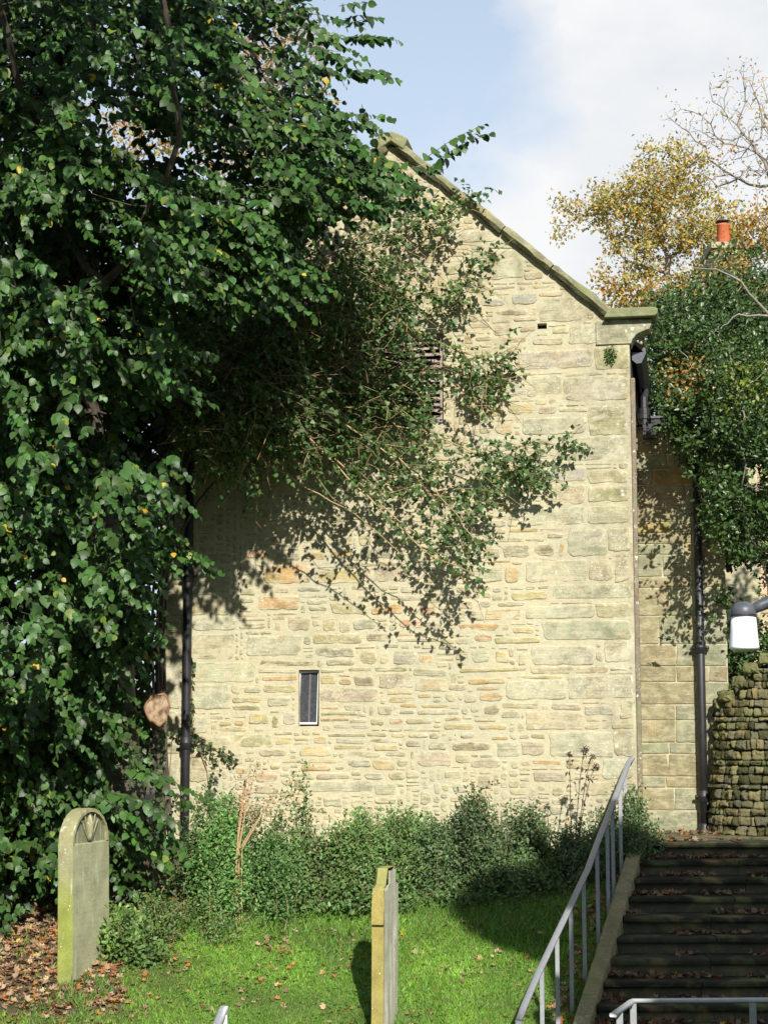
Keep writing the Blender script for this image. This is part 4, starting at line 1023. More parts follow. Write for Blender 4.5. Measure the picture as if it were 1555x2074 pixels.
def scatter(name, tpl, pos, nrm, tip, size, colr, mat, parent=None, kind='stuff', wscale=None, smooth=True):
    TV, TF = tpl; n = len(pos)
    b, t, nn = frames(nrm, tip); size = np.broadcast_to(np.asarray(size, float), (n,))
    ws = size if wscale is None else wscale
    V = pos[:, None, :] + TV[None, :, 0:1]*(b*ws[:, None])[:, None, :] + TV[None, :, 1:2]*(t*size[:, None])[:, None, :] + TV[None, :, 2:3]*(nn*size[:, None])[:, None, :]
    V = V.reshape(-1, 3); k = len(TV)
    flat = np.concatenate([np.array(f) for f in TF]); sizes = np.array([len(f) for f in TF])
    PF = (flat[None, :] + (np.arange(n)*k)[:, None]).ravel(); S = np.tile(sizes, n)
    C = np.repeat(colr, k, axis=0)
    return fast_mesh(name, V, PF, S, mat, parent, C, smooth, kind)
def leaf_parts(tpl, pos, nrm, tip, size, colr, mat, parent, name='leaf'):
    """single leaves as parts sharing three meshes"""
    pal = []
    for q in range(4):
        me = bpy.data.meshes.new(name); me.from_pydata([tuple(v) for v in tpl[0]], [], tpl[1])
        fin_mesh(me, mat, np.tile(colr[q*7 % len(colr)], (len(tpl[0]), 1)), True); pal.append(me)
    b, t, nn = frames(nrm, tip); pl = np.array(world_loc(parent))
    for i in range(len(pos)):
        o = bpy.data.objects.new(name, pal[i % 4]); col.objects.link(o); o.parent = parent
        s = size[i]; M_ = Matrix(((b[i][0]*s, t[i][0]*s, nn[i][0]*s, pos[i][0]-pl[0]), (b[i][1]*s, t[i][1]*s, nn[i][1]*s, pos[i][1]-pl[1]), (b[i][2]*s, t[i][2]*s, nn[i][2]*s, pos[i][2]-pl[2]), (0, 0, 0, 1)))
        o.matrix_basis = M_
def in_poly(x, y, poly):
    poly = np.array(poly, float); ins = np.zeros(len(x), bool); j = len(poly)-1
    for i in range(len(poly)):
        xi, yi = poly[i]; xj, yj = poly[j]
        c = ((yi > y) != (yj > y)) & (x < (xj-xi)*(y-yi)/(yj-yi+1e-12)+xi); ins ^= c; j = i
    return ins
def sample_poly(poly, n, rs, D0, D1):
    poly = np.array(poly, float); lo, hi = poly.min(0), poly.max(0); X = []; Y = []
    while len(X) < n:
        x = rs.uniform(lo[0], hi[0], n*2); y = rs.uniform(lo[1], hi[1], n*2); k = in_poly(x, y, poly); X += list(x[k]); Y += list(y[k])
    X, Y = np.array(X[:n]), np.array(Y[:n]); D = rs.uniform(D0, D1, n)
    return np.array([P(a, b, d) for a, b, d in zip(X, Y, D)]), X, Y
def rvec(n, rs): return unit(rs.normal(size=(n, 3)))
def vary(base, n, rs, v=0.18, h=0.12):
    base = np.array(base, float); c = np.tile(base, (n, 1))*rs.uniform(1-v, 1+v, (n, 1)); c *= 1+rs.uniform(-h, h, (n, 3)); return np.clip(c, 0.003, 0.9)

def colonize(nodes, attractors, step, infl, kill, iters, rs, grav=0.0):
    """space colonisation: returns node positions and parent indices"""
    pos = [np.array(p, float) for p in nodes]; par = [-1]+list(range(len(nodes)-1)); A = attractors.copy()
    for _ in range(iters):
        if len(A) == 0: break
        Pn = np.array(pos); d = np.linalg.norm(A[:, None, :]-Pn[None], axis=2); near = d.argmin(1); dm = d[np.arange(len(A)), near]
        ok = dm < infl
        if not ok.any(): ok = dm < dm.min()*1.2
        new = {}
        for a, k in zip(A[ok], near[ok]): new.setdefault(k, np.zeros(3)); new[k] = new[k] + unit(a-pos[k])
        added = 0
        for k, v in new.items():
            v = unit(v) + rs.normal(0, 0.16, 3) + np.array((0, 0, grav)); q = pos[k]+unit(v)*step
            if np.linalg.norm(Pn-q, axis=1).min() < step*0.3: continue
            pos.append(q); par.append(k); added += 1
        if not added: break
        Pn = np.array(pos[-added:]); d = np.linalg.norm(A[:, None, :]-Pn[None], axis=2).min(1); A = A[d > kill]
    return np.array(pos), np.array(par)
def branch_mesh(pos, par, tip_r, expo, maxr, parent, mat, n_parts=18, thick_name='branch', trunk_nodes=0):
    n = len(pos); rad = np.zeros(n); ch = [[] for _ in range(n)]
    for i in range(n-1, 0, -1): ch[par[i]].append(i)
    for i in range(n-1, -1, -1):
        rad[i] = tip_r if not ch[i] else min(maxr, sum(rad[c]**expo for c in ch[i])**(1/expo))
    chains = []; stack = [(0, -1)]
    while stack:
        i, p = stack.pop(); c = [p, i] if p >= 0 else [i]
        while ch[i]:
            k = sorted(ch[i], key=lambda q: -rad[q]); 
            for o in k[1:]: stack.append((o, i))
            i = k[0]; c.append(i)
        chains.append(c)
    chains.sort(key=lambda c: -rad[c[min(1, len(c)-1)]]*len(c)**0.5)
    def add(m, c):
        rr = [rad[q] for q in c]; 
        if len(c) > 1: rr[0] = min(rr[0], rr[1]*1.15)
        rr[-1] *= 0.5; m.tube([pos[q] for q in c], rr, 7 if rr[0] > 0.03 else 4, False)
    rest = MB(); first = True
    for k, c in enumerate(chains):
        if len(c) < 2: continue
        if k == 0 or (k < n_parts and len(c) > 4):
            m = MB(); add(m, c); m.build('trunk' if k == 0 else thick_name, mat, parent, True)
        else: add(rest, c)
    if rest.v: rest.build('twigs', mat, parent, True, 'stuff')
    tips = [i for i in range(n) if not ch[i]]
    return rad, np.array(tips)

# ------------------------------------------------------------------ the big lime tree at left
def lime_tree():
    rs = np.random.default_rng(77)
    base = RG(262, 1700); base[1] = 18.75; base[0] = P(252, 1600, 18.75)[0]; base[2] = gz(base[0], base[1])-0.15
    t = empty('lime_tree', tuple(base), 'large lime tree with broad dark green leaves filling the left side', 'tree')
    crown = [(-900, -900), (300, -900), (560, -500), (640, -100), (640, 0), (690, 60), (700, 110), (665, 160), (680, 240), (720, 300), (790, 345), (790, 410), (735, 430), (690, 480), (620, 540), (540, 590), (460, 630), (350, 700), (350, 790), (280, 830), (300, 930), (350, 1010), (315, 1060), (420, 1120), (310, 1165), (290, 1270), (262, 1390), (220, 1450), (100, 1540), (-100, 1700), (-900, 1750)]
    skirt = [(-500, 1560), (0, 1500), (90, 1560), (200, 1600), (385, 1655), (375, 1690), (290, 1700), (230, 1755), (160, 1790), (90, 1800), (0, 1830), (-500, 1900)]
    pO, XO, YO = sample_poly(crown, 1000, rs, 15.0, 18.9)
    # unseen forward boughs added above the picture to dapple the crown with shade
    pF = np.c_[rs.uniform(-6.5, -1.2, 800), rs.uniform(11.5, 15.4, 800), rs.uniform(5.5, 11.0, 800)]
    pF = pF[np.array([mnoise.noise(Vector(p*0.9)) > -0.02 and px_of(p)[1] < -70 for p in pF])]
    o_ = (XO < -20) | (YO < -20); pO, XO, YO = pO[o_], XO[o_], YO[o_]
    vis_poly = [(max(x, -40), max(y, -40)) for x, y in crown]
    pI, XI, YI = sample_poly(vis_poly, 3500, rs, 15.6, 19.2)
    nz_ = np.array([mnoise.noise(Vector(p*1.15)) + 0.5*mnoise.noise(Vector(p*2.6)) for p in pI]); o_ = nz_ > 0.20; pI, XI, YI = pI[o_], XI[o_], YI[o_]
    pA, X, Y = np.vstack([pI, pO]), np.r_[XI, XO], np.r_[YI, YO]
    keep = np.ones(len(pA), bool)
    # thin places where sky and the tree behind show through
    for cx, cy, rx, ry, pr in ((215, 200, 70, 90, .8), (300, 290, 130, 45, .7), (470, 140, 130, 80, .5), (380, 330, 110, 60, .6), (560, 110, 60, 80, .8), (640, 200, 60, 60, .3), (430, 620, 90, 50, .8), (230, 560, 60, 60, .6), (330, 420, 50, 50, .3), (90, 1050, 50, 40, .5)):
        q = ((X-cx)/rx)**2+((Y-cy)/ry)**2 < 1; keep &= ~(q & (rs.random(len(X)) < pr))
    # right-hand part of the crown lies close to the wall
    for i in range(len(pA)):
        if Y[i] > 1350 and pA[i][1] < 17.2: pA[i] = P(X[i], Y[i], rs.uniform(17.2, 18.7))
        if X[i] > 380: pA[i] = P(X[i], Y[i], rs.uniform(16.6, 18.7))
    pA = pA[keep]; X = X[keep]
    pB, _, _ = sample_poly(skirt, 240, rs, 17.75, 18.7)
    for i in range(len(pB)):
        zmin = gz(pB[i][0], pB[i][1])+0.35
        if pB[i][2] < zmin: pB[i][2] = zmin
    pT, _, _ = sample_poly([(120, 1180), (262, 1200), (262, 1380), (225, 1540), (120, 1560)], 46, rs, 17.6, 18.3)
    cl = np.vstack([pA, pB, pF, pT])
    lc = P(322, 1440, 18.0); sv = np.array(SUNV); rel = cl-lc; tt = rel.dot(sv); dd = np.linalg.norm(rel-tt[:, None]*sv, axis=1)
    cl = cl[~((dd < 0.55) & (tt > -0.3))]
    # limbs
    tr = [base + np.array((0.02*math.sin(k), 0, 0.45*k))*np.array((1, 1, 1)) + np.array((-0.03*k, -0.01*k, 0)) for k in range(13)]
    sub = cl[rs.choice(len(cl), 330, replace=False)] + np.array((0, 0.25, 0.05))
    pos, par = colonize(tr, sub, 0.28, 2.6, 0.34, 60, rs)
    branch_mesh(pos, par, 0.008, 2.1, 0.24, t, M_BARK, 24)
    tk = MB(); tk.tube(tr[:11], [0.42, 0.33, 0.31, 0.30, 0.29, 0.28, 0.27, 0.25, 0.23, 0.2, 0.17], 16); tk.build('trunk', M_BARK, t, True)
    LP, LN, LT, LS, LC = [], [], [], [], []
    TW = MB()
    sunh = np.array(SUNV)
    def spray(p, d, length, ls, dark=1.0, droop=0.75):
        n = max(4, int(length/0.052)); pts = [p.copy()]; d = unit(d); 
        for i in range(n):
            d = unit(d + np.array((0, 0, -droop/n)) + rs.normal(0, 0.05, 3)); pts.append(pts[-1]+d*length/n)
        TW.tube([pts[0], pts[n//2], pts[-1]], [0.0045, 0.003, 0.0015], 3, False)
        side = unit(np.cross(d, (0, 0, 1)))
        for i in range(1, n+1):
            s = 1 if i % 2 else -1; f = 1.0-0.35*(i/n)
            tip = unit(d*0.55 + side*s*0.75 + np.array((0, 0, -0.75)) + rs.normal(0, 0.32, 3))
            nr = unit(np.array((0.1, -0.55, 0.7)) + rs.normal(0, 0.42, 3))
            LP.append(pts[i]); LN.append(nr); LT.append(tip); LS.append(ls*f*rs.uniform(0.6, 1.15)); LC.append(dark)
    for i, c in enumerate(cl):
        k = rs.integers(3, 6); out = unit(np.array((c[0]+3.2, (c[1]-18.3)*0.9, 0.0))) 
        inview = px_of(c)[0] > -60 and px_of(c)[1] > -60
        if not inview: k = 2
        for _ in range(k):
            dv = unit(out*0.7 + np.array((0.55, -0.45, 0.0)) + rs.normal(0, 0.45, 3)*np.array((1, 1, 0.6)) + np.array((0, 0, -0.22)))
            st = c + rs.normal(0, 0.13, 3) - dv*0.25
            spray(st, dv, rs.uniform(0.35, 0.7), rs.uniform(0.09, 0.138))
    # long sprays that stick out of the outline
    for a, b, D in (((850, 340), (992, 262), 17.2), ((640, 250), (800, 262), 17.5), ((700, 80), (803, 65), 17.4), ((700, 150), (812, 148), 17.4), ((690, 30), (770, 20), 17.5), ((270, 1090), (455, 1135), 18.4), ((250, 1130), (400, 1150), 18.3), ((240, 760), (415, 800), 17.0), ((200, 740), (372, 770), 17.1), ((760, 400), (872, 432), 17.6), ((740, 330), (885, 365), 17.4), ((560, 560), (650, 590), 17.5), ((250, 1560), (390, 1660), 17.9), ((220, 1600), (370, 1690), 17.8)):
        p0, p1 = P(*a, D), P(*b, D-0.3)
        for q in range(3): spray(p0+rs.normal(0, 0.05, 3), (p1-p0)+np.array((0, 0, 0.22))*np.linalg.norm(p1-p0), np.linalg.norm(p1-p0)*rs.uniform(0.8, 1.0), 0.13, droop=0.45)
    TW.build('twigs', M_BARK, t, True, 'stuff')
    ip = []
    for poly, n_, a_, b_ in (([(-700, 300), (330, 420), (322, 900), (300, 1500), (250, 1760), (-700, 1800)], 20000, 19.3, 21.4), ([(-400, -200), (600, -200), (640, 200), (760, 350), (560, 560), (340, 680), (-400, 500)], 13000, 18.6, 20.0), ([(170, 520), (345, 600), (340, 990), (180, 1060)], 2600, 19.3, 20.15), ([(-40, 500), (200, 500), (300, 1500), (-40, 1600)], 5000, 19.3, 21.0)):
        q, X_, Y_ = sample_poly(poly, n_, rs, a_, b_); hole = np.zeros(n_, bool)
        for cx, cy, rx, ry in ((215, 200, 80, 100), (300, 290, 120, 40), (470, 140, 110, 60), (600, 90, 70, 80)): hole |= ((X_-cx)/rx)**2+((Y_-cy)/ry)**2 < 1
        q = q[~(hole & (rs.random(n_) < 0.6))]
        ip.append(q)
    ip = np.vstack(ip); ip = ip[~((ip[:, 0] > W(-GW, 0)[0]-0.05) & (ip[:, 1] > 20.2))]
    scatter('inner_leaves', T_OVAL, ip, rvec(len(ip), rs), rvec(len(ip), rs), rs.uniform(0.10, 0.17, len(ip)), vary((0.022, 0.042, 0.012), len(ip), rs, .3), M_SMALL, t)  # inner leaves coloured darker to stand in for shade within the crown
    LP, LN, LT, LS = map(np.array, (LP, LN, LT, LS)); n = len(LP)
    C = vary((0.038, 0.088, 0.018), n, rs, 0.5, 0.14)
    yl = rs.random(n) < 0.006; C[yl] = vary((0.45, 0.30, 0.03), yl.sum(), rs)
    yg = rs.random(n) < 0.03; C[yg] = vary((0.12, 0.17, 0.03), yg.sum(), rs)
    # the 300 nearest leaves in the picture become single parts
    pxs = np.array([px_of(p) for p in LP]); inv = (pxs[:, 0] > 0) & (pxs[:, 0] < 900) & (pxs[:, 1] > 0) & (pxs[:, 1] < 1850)
    sc_ = np.where(inv, LS/LP[:, 1]**1.6, 0) ; top = np.argsort(-sc_)[:285]; mk = np.zeros(n, bool); mk[top] = True
    scatter('leaves', T_LIME, LP[~mk], LN[~mk], LT[~mk], LS[~mk], C[~mk], M_LIMELEAF, t)
    leaf_parts(T_LIME, LP[mk], LN[mk], LT[mk], LS[mk], C[mk], M_LIMELEAF, t)
    # sawn-off limb with pale cut face and bark rim
    c0 = P(322, 1440, 18.0); ax = unit(np.array((0.16, -0.95, 0.10)))
    s = unit(np.cross(ax, Z)); up = np.cross(s, ax); m = MB(); ct = MB()
    prof = []
    for k in range(26):
        a = 2*math.pi*k/26; rr = 0.135*(1+0.16*math.sin(a*1+0.6)+0.08*math.sin(3*a+1)+0.05*math.sin(7*a)); prof.append((rr*math.cos(a)*0.85, rr*math.sin(a)*1.15))
    V = []; F = []
    for q, (d, f) in enumerate(((-0.75, 0.9), (-0.35, 1.0), (-0.1, 1.12), (0.0, 1.1), (0.012, 1.0), (-0.012, 0.93))):
        for (x, y) in prof:
            j = 1+0.06*mnoise.noise(Vector((x*30, y*30, q)))
            V.append(c0+s*x*f*j+up*y*f*j+ax*d)
    for q in range(5):
        for k in range(26): F.append((q*26+k, q*26+(k+1) % 26, (q+1)*26+(k+1) % 26, (q+1)*26+k))
    lim = mesh_obj('sawn_limb', V, F, bark_mat('rusty_bark', (0.10, 0.05, 0.03), (0.30, 0.16, 0.09), 25), t, None, True)
    lim['label'] = 'pale sawn-off limb stump with torn bark rim'
    V = [c0+s*x*0.95+up*y*0.95+ax*(-0.008+0.02*mnoise.noise(Vector((x*12, y*12, 3)))) for x, y in prof] + [c0+s*x*0.5+up*y*0.5+ax*(0.012+0.03*mnoise.noise(Vector((x*12, y*12, 3)))) for x, y in prof] + [c0-ax*0.01]
    F = [(k, (k+1) % 26, 26+(k+1) % 26, 26+k) for k in range(26)] + [(26+k, 26+(k+1) % 26, 52) for k in range(26)]
    mm, nt, N, L, B = new_mat('cut_wood'); tc = N.new('ShaderNodeTexCoord').outputs['Object']
    n1 = noise_node(N, L, tc, 9, 5); n2 = noise_node(N, L, tc, 40, 4)
    cc = mix(N, L, ramp(N, L, n1, [(0.45, 0.0), (0.62, 1.0)]), (0.30, 0.22, 0.135), (0.10, 0.05, 0.025)); cc = mix(N, L, 0.6, cc, ramp(N, L, n2, [(0.3, 0.75), (0.7, 1.2)]), 'MULTIPLY')
    L.new(cc, B.inputs['Base Color']); B.inputs['Roughness'].default_value = 0.9; bump(N, L, n2, 0.4, 0.01, B)
    mesh_obj('cut_face', V, F, mm, lim, None, True)
    return n
print('lime leaves', lime_tree())

# ------------------------------------------------------------------ climber on the gable
def climber():
    rs = np.random.default_rng(31)
    root = RG(330, 1720); root[1] = 19.9; root[0] = P(350, 1600, 19.9)[0]
    t = empty('climbing_shrub', (root[0], root[1], -1.4), 'sprawling climber with arching straw-coloured stems across the gable', 'climbing plant')
    S = [[(640, 885, .25), (700, 868, .3), (760, 858, .35), (840, 868, .4), (930, 902, .45), (1010, 942, .5), (1095, 988, .5)],
         [(400, 790, .7), (470, 850, .8), (560, 905, .9), (680, 930, .9), (760, 1010, 1.0), (860, 1100, 1.0), (950, 1185, 1.0)],
         [(560, 820, .8), (640, 900, .9), (700, 965, 1.0), (800, 1060, 1.1), (880, 1130, 1.15), (965, 1162, 1.2)],
         [(600, 770, .6), (690, 795, .6), (760, 800, .55), (850, 790, .5), (905, 786, .45)],
         [(610, 730, .7), (700, 770, .7), (800, 780, .7), (850, 800, .6), (860, 850, .5)],
         [(430, 900, .9), (520, 920, .9), (620, 990, 1.0), (720, 1040, 1.1), (810, 1120, 1.1)],
         [(700, 620, .4), (780, 610, .4), (870, 590, .4), (940, 572, .4)],
         [(820, 660, .3), (900, 700, .3), (960, 720, .3), (1022, 742, .35)],
         [(820, 480, .3), (870, 440, .3), (920, 410, .3), (968, 386, .25)],
         [(880, 930, .5), (960, 925, .5), (1050, 905, .5), (1148, 896, .5)],
         [(780, 980, .8), (860, 1000, .8), (940, 1010, .8), (1000, 985, .7)],
         [(520, 790, .9), (650, 830, 1.0), (760, 900, 1.0), (850, 960, 1.0), (930, 1050, 1.1), (975, 1120, 1.1)],
         [(840, 560, .3), (880, 600, .3), (900, 640, .3)],
         [(300, 930, .9), (330, 920, .9), (360, 905, .8)]]
    polys = []
    for s in S:
        pts = [P(x, y, 20.45-0.15*(x-800)/500-o) for x, y, o in s]
        q = [pts[0]]
        for a, b in zip(pts[:-1], pts[1:]):
            for f in (0.25, 0.5, 0.75, 1.0): q.append(a+(b-a)*f+rs.normal(0, 0.008, 3))
        polys.append(q)
        m = MB(); k = len(q); m.tube(q, list(np.linspace(0.013, 0.004, k)), 6, False); m.build('stem', M_TWIG, t, True)
    # main stems from the root, climbing behind the lime at the left edge of the wall
    for q_, end in enumerate(((400, 790), (560, 820), (640, 885), (600, 770), (700, 620), (820, 480))):
        e = P(*end, 20.2); r0 = np.array((root[0], root[1]+0.2, -1.5)); mid = P(200+8*q_, end[1]+40, 20.9)
        q = [r0*(1-f)**2+2*mid*f*(1-f)+e*f*f for f in np.linspace(0, 1, 12)]
        m = MB(); m.tube(q, list(np.linspace(0.022, 0.010, 12)), 7, False); m.build('stem', M_BARK, t, True)
    pos, tipd = [], []
    def sprig(p, d, n, sp=0.035):
        for i in range(n):
            d = unit(d+rs.normal(0, 0.18, 3)+np.array((0, 0, -0.05))); p = p+d*sp; pos.append(p+rs.normal(0, 0.012, 3)); tipd.append(unit(d*0.5+rs.normal(0, 0.6, 3)+np.array((0, 0, -0.5))))
    tw = MB()
    for qi, q in enumerate(polys):
        dens = 1 if qi in (1, 2, 5, 11) else 2
        for i in range(len(q)):
            for _ in range(dens):
                if i < len(q)*0.15 and qi in (1, 2): continue
                d = unit((q[min(i+1, len(q)-1)]-q[max(i-1, 0)])*3+rs.normal(0, 0.45, 3)); sprig(q[i], d, rs.integers(4, 9))
    clumps = [([(600, 560), (720, 430), (800, 430), (820, 520), (820, 640), (850, 760), (870, 860), (830, 900), (700, 900), (600, 860), (560, 760), (600, 640)], 470, .1, 1.0),
              ([(660, 640), (740, 560), (830, 600), (850, 700), (870, 820), (760, 870), (660, 840)], 150, .1, .8),
              ([(390, 760), (560, 700), (640, 640), (660, 860), (560, 900), (430, 880), (395, 830)], 300, .4, 1.3),
              ([(520, 880), (700, 880), (880, 900), (1000, 950), (960, 1040), (820, 1010), (700, 980), (600, 960)], 100, .4, 1.1),
              ([(850, 1010), (980, 1000), (1000, 1080), (930, 1140), (880, 1100)], 36, .6, 1.1),
              ([(930, 700), (1020, 720), (1030, 750), (980, 800), (930, 830)], 45, .1, .4),
              ([(1000, 890), (1100, 900), (1110, 940), (1040, 970), (960, 930)], 45, .3, .6),
              ([(900, 560), (975, 560), (960, 590), (890, 600)], 16, .2, .5), ([(780, 330), (900, 420), (960, 400), (890, 470), (800, 480)], 40, .2, .6),
              ([(920, 480), (985, 470), (1000, 540), (930, 560)], 8, .1, .3), ([(1110, 880), (1155, 890), (1140, 915)], 5, .3, .4),
              ([(500, 560), (700, 500), (740, 640), (560, 720)], 260, .4, 1.5),
              ([(380, 640), (560, 600), (600, 760), (570, 900), (500, 985), (410, 960), (345, 860)], 520, .35, 1.3)]
    for poly, n, o0, o1 in clumps:
        pp, X, Y = sample_poly(poly, n, rs, 0, 1)
        for x, y in zip(X, Y):
            D = 20.45-0.15*(x-800)/500-rs.uniform(o0, o1); p = P(x, y, D); d = unit(np.array((rs.normal(0.3, 0.5), rs.normal(-0.2, 0.3), rs.normal(-0.2, 0.4))))
            sprig(p, d, rs.integers(7, 14))
            if rs.random() < 0.5: tw.tube([p, p+d*0.3+rs.normal(0, .03, 3), p+d*0.55+rs.normal(0, .07, 3)], [0.0045, 0.0035, 0.002], 3, False)
    tw.build('twigs', M_TWIG, t, True, 'stuff')
    pos = np.array(pos); n = len(pos)
    nr = unit(np.array((0.1, -0.6, 0.7))+rs.normal(0, 0.5, (n, 3)))
    C = vary((0.062, 0.115, 0.030), n, rs, 0.45, 0.15)
    k = rs.random(n) < 0.05; C[k] = vary((0.16, 0.19, 0.05), k.sum(), rs)
    sz = rs.uniform(0.034, 0.076, n)
    scatter('leaves', T_IVY, pos, nr, np.array(tipd), sz, C, M_SMALL, t); return n
print('climber leaves', climber())

# ------------------------------------------------------------------ ivy on the trunk foot and lower wall
def ivy():
    rs = np.random.default_rng(12)
    b = P(330, 1620, 19.2)
    t = empty('ivy', (b[0], b[1], -1.4), 'ivy creeping over the foot of the tree and around the left drainpipe', 'ivy')
    pos = []; tip = []
    def trail(pts, off, n, jit):
        pts = [np.array(wall_uz(x, y, off)) for x, y in pts]
        for _ in range(n):
            f = rs.uniform(0, len(pts)-1.001); i = int(f); q = pts[i]+(pts[i+1]-pts[i])*(f-i)
            pos.append(W(q[0]+rs.normal(0, jit), q[1]+rs.normal(0, jit), off+rs.uniform(0, 0.05))); tip.append(unit(U*rs.normal()+Z*rs.normal(-0.8, 0.5)))
    trail([(385, 1330), (388, 1400), (386, 1470), (392, 1500), (440, 1540), (425, 1600), (430, 1640)], 0.06, 120, 0.03)
    trail([(350, 1480), (395, 1495), (450, 1520), (480, 1540)], 0.06, 50, 0.03)
    st = MB(); 
    for line in ([(388, 1300), (390, 1480), (420, 1560), (430, 1660)], [(340, 1620), (350, 1480), (400, 1495), (480, 1540)]):
        st.tube([W(*wall_uz(x, y, 0.04), 0.04) for x, y in line], 0.006, 5, False)
    st.build('stem', M_TWIG, t, True)
    # on the trunk: a cylinder around the lime's foot
    cx = P(250, 1600, 18.75)[0]
    for _ in range(1100):
        a = rs.uniform(-math.pi, 0.3); z = rs.uniform(-1.7, 0.35); r = 0.30+0.05*rs.random()+(0.30*rs.random()**2 if z < -0.6 else 0)
        x = cx+r*math.cos(a)+0.10; 
        pos.append(np.array((x, 18.72+r*math.sin(a), z))); tip.append(unit(np.array((rs.normal(0, 0.5), rs.normal(0, .3), -1))))
    pos = np.array(pos); n = len(pos); nr = unit(np.array((0.0, -0.8, 0.5))+rs.normal(0, 0.35, (n, 3)))
    scatter('leaves', T_IVY, pos, nr, np.array(tip), rs.uniform(0.035, 0.07, n), vary((0.06, 0.085, 0.035), n, rs, 0.35), M_SMALL, t)
ivy()

# ------------------------------------------------------------------ shrubs along the foot of the wall
def shrub(name, label, cat, cx, base_py, top_pys, width, n_shoots, leaf, base_col, depth=0.5, D=None, spread=0.55, tpl=T_OVAL, mat=None, seed=1, stemmat=None, col2=None, off=None, group=None, per=0.02):
    """top_pys: list of (px, py) outline of the top; shoots grow from the ground up to it"""
    rs = np.random.default_rng(seed)
    g = RG(cx, base_py) if D is None else None
    if D is None: D = g[1]
    base = P(cx, base_py, D); zg = gz(base[0], base[1], True)
    t = empty(name, (base[0], base[1], zg), label, cat, group)
    tx = np.array([p[0] for p in top_pys]); ty = np.array([p[1] for p in top_pys])
    pos, tip = [], []; st = MB(); tone = []
    ncl = max(3, int(width/26)); cc_ = rs.uniform(cx-width/2, cx+width/2, ncl); ch_ = rs.uniform(0.62, 1.08, ncl); ct_ = rs.uniform(0.65, 1.35, ncl)*1.0; cd_ = rs.uniform(-depth*0.8, depth*0.8, ncl)
    for k in range(n_shoots):
        qi = rs.integers(0, ncl); px = np.clip(cc_[qi]+rs.normal(0, 15), cx-width*0.56, cx+width*0.56); h = rs.uniform(0.2, 1.0)**0.7*(1.0 if rs.random() < 0.9 else 1.22); h *= ch_[qi]; Dk = D + np.clip(cd_[qi]+rs.normal(0, depth*0.35), -depth, depth); np0 = len(pos)
        ytop = np.interp(px, tx, ty) + 42*mnoise.noise(Vector((px*0.035, seed*3.3, 0)))
        topz = P(px, ytop, Dk)[2]; b = P(px + rs.normal(0, width*0.08), base_py, Dk); b[2] = gz(b[0], b[1], True)
        e = 1-0.35*((Dk-D)/depth)**2
        tp = P(px, 0, Dk); tp = np.array((P(px, ytop, Dk)[0], Dk, b[2]+(topz-b[2])*h*e))
        if tp[2] < b[2]+0.08: tp[2] = b[2]+0.08
        bend = rs.normal(0, spread*0.35, 3)*np.array((1, 0.7, 0.2)); mid = (b+tp)/2+bend+np.array((0, 0, 0.12*(tp[2]-b[2])))
        ln = np.linalg.norm(tp-b); m = max(4, int(ln/per*2.0))
        f = np.linspace(0.12, 1, m)[:, None]; c = b*(1-f)**2+2*mid*f*(1-f)+tp*f*f
        c = c+rs.normal(0, 0.04, c.shape); pos.append(c)
        dd = unit(tp-mid); tip.append(unit(dd*0.6+rs.normal(0, 0.8, (m, 3))+np.array((0, -0.15, -0.1))))
        if rs.random() < 0.12:
            # a long loose arching shoot standing clear of the mass
            e0 = tp; dv = unit(np.array((rs.normal(0, 0.7), rs.normal(-0.1, 0.4), 1.0))); qn = rs.integers(6, 13); pp_ = [e0-np.array((0, 0, 0.1))]
            for _ in range(qn): dv = unit(dv+rs.normal(0, 0.12, 3)+np.array((0, 0, -0.09))); pp_.append(pp_[-1]+dv*0.032)
            st.tube(pp_, list(np.linspace(0.004, 0.0015, len(pp_))), 3, False); pp_ = np.repeat(np.array(pp_[1:]), 2, axis=0); pp_ = pp_+rs.normal(0, 0.012, pp_.shape); pos.append(pp_); tip.append(unit(dv*0.4+rs.normal(0, 0.8, pp_.shape)))
        for a_ in pos[np0:]: tone.append(np.full(len(a_), ct_[qi]))
        if k % 5 == 0:
            q = np.linspace(0, 1, 6)[:, None]; cc = b*(1-q)**2+2*mid*q*(1-q)+tp*q*q; st.tube(list(cc), list(np.linspace(0.004, 0.0012, 6)), 3, False)
    pos = np.vstack(pos); tip = np.vstack(tip); n = len(pos); tone = np.concatenate(tone)[:, None]
    nr = unit(np.array((0.1, -0.68, 0.68))+rs.normal(0, 0.42, (n, 3)))
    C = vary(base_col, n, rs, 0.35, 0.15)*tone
    if col2 is not None: k = rs.random(n) < col2[1]; C[k] = vary(col2[0], k.sum(), rs, 0.3)
    st.build('stems', stemmat or M_TWIG, t, True, 'stuff')
    scatter('leaves', tpl, pos, nr, tip, rs.uniform(leaf[0]*1.15, leaf[1]*1.2, n), C, mat or M_SMALL, t)
    return n
tot = 0
G1 = (0.105, 0.205, 0.055); G2 = (0.105, 0.180, 0.052); G3 = (0.075, 0.12, 0.045)  # last green is darkened, putting shade into the colour of shadowed shrubs
tot += shrub('bushy_shrub', 'tall bushy green shrub with small leaves right of the left drainpipe', 'shrub', 480, 1840, [(385, 1650), (415, 1560), (440, 1530), (480, 1600), (520, 1590), (560, 1650), (590, 1690)], 210, 380, (0.018, 0.038), G1, 0.45, seed=1)
tot += shrub('wispy_shrub', 'wispy upright shrub below the small window', 'shrub', 590, 1800, [(520, 1620), (560, 1590), (600, 1490), (620, 1480), (635, 1590), (665, 1590), (690, 1650)], 170, 60, (0.020, 0.042), (0.085, 0.13, 0.045), 0.3, seed=2, spread=0.25, col2=((0.22, 0.15, 0.08), 0.12))
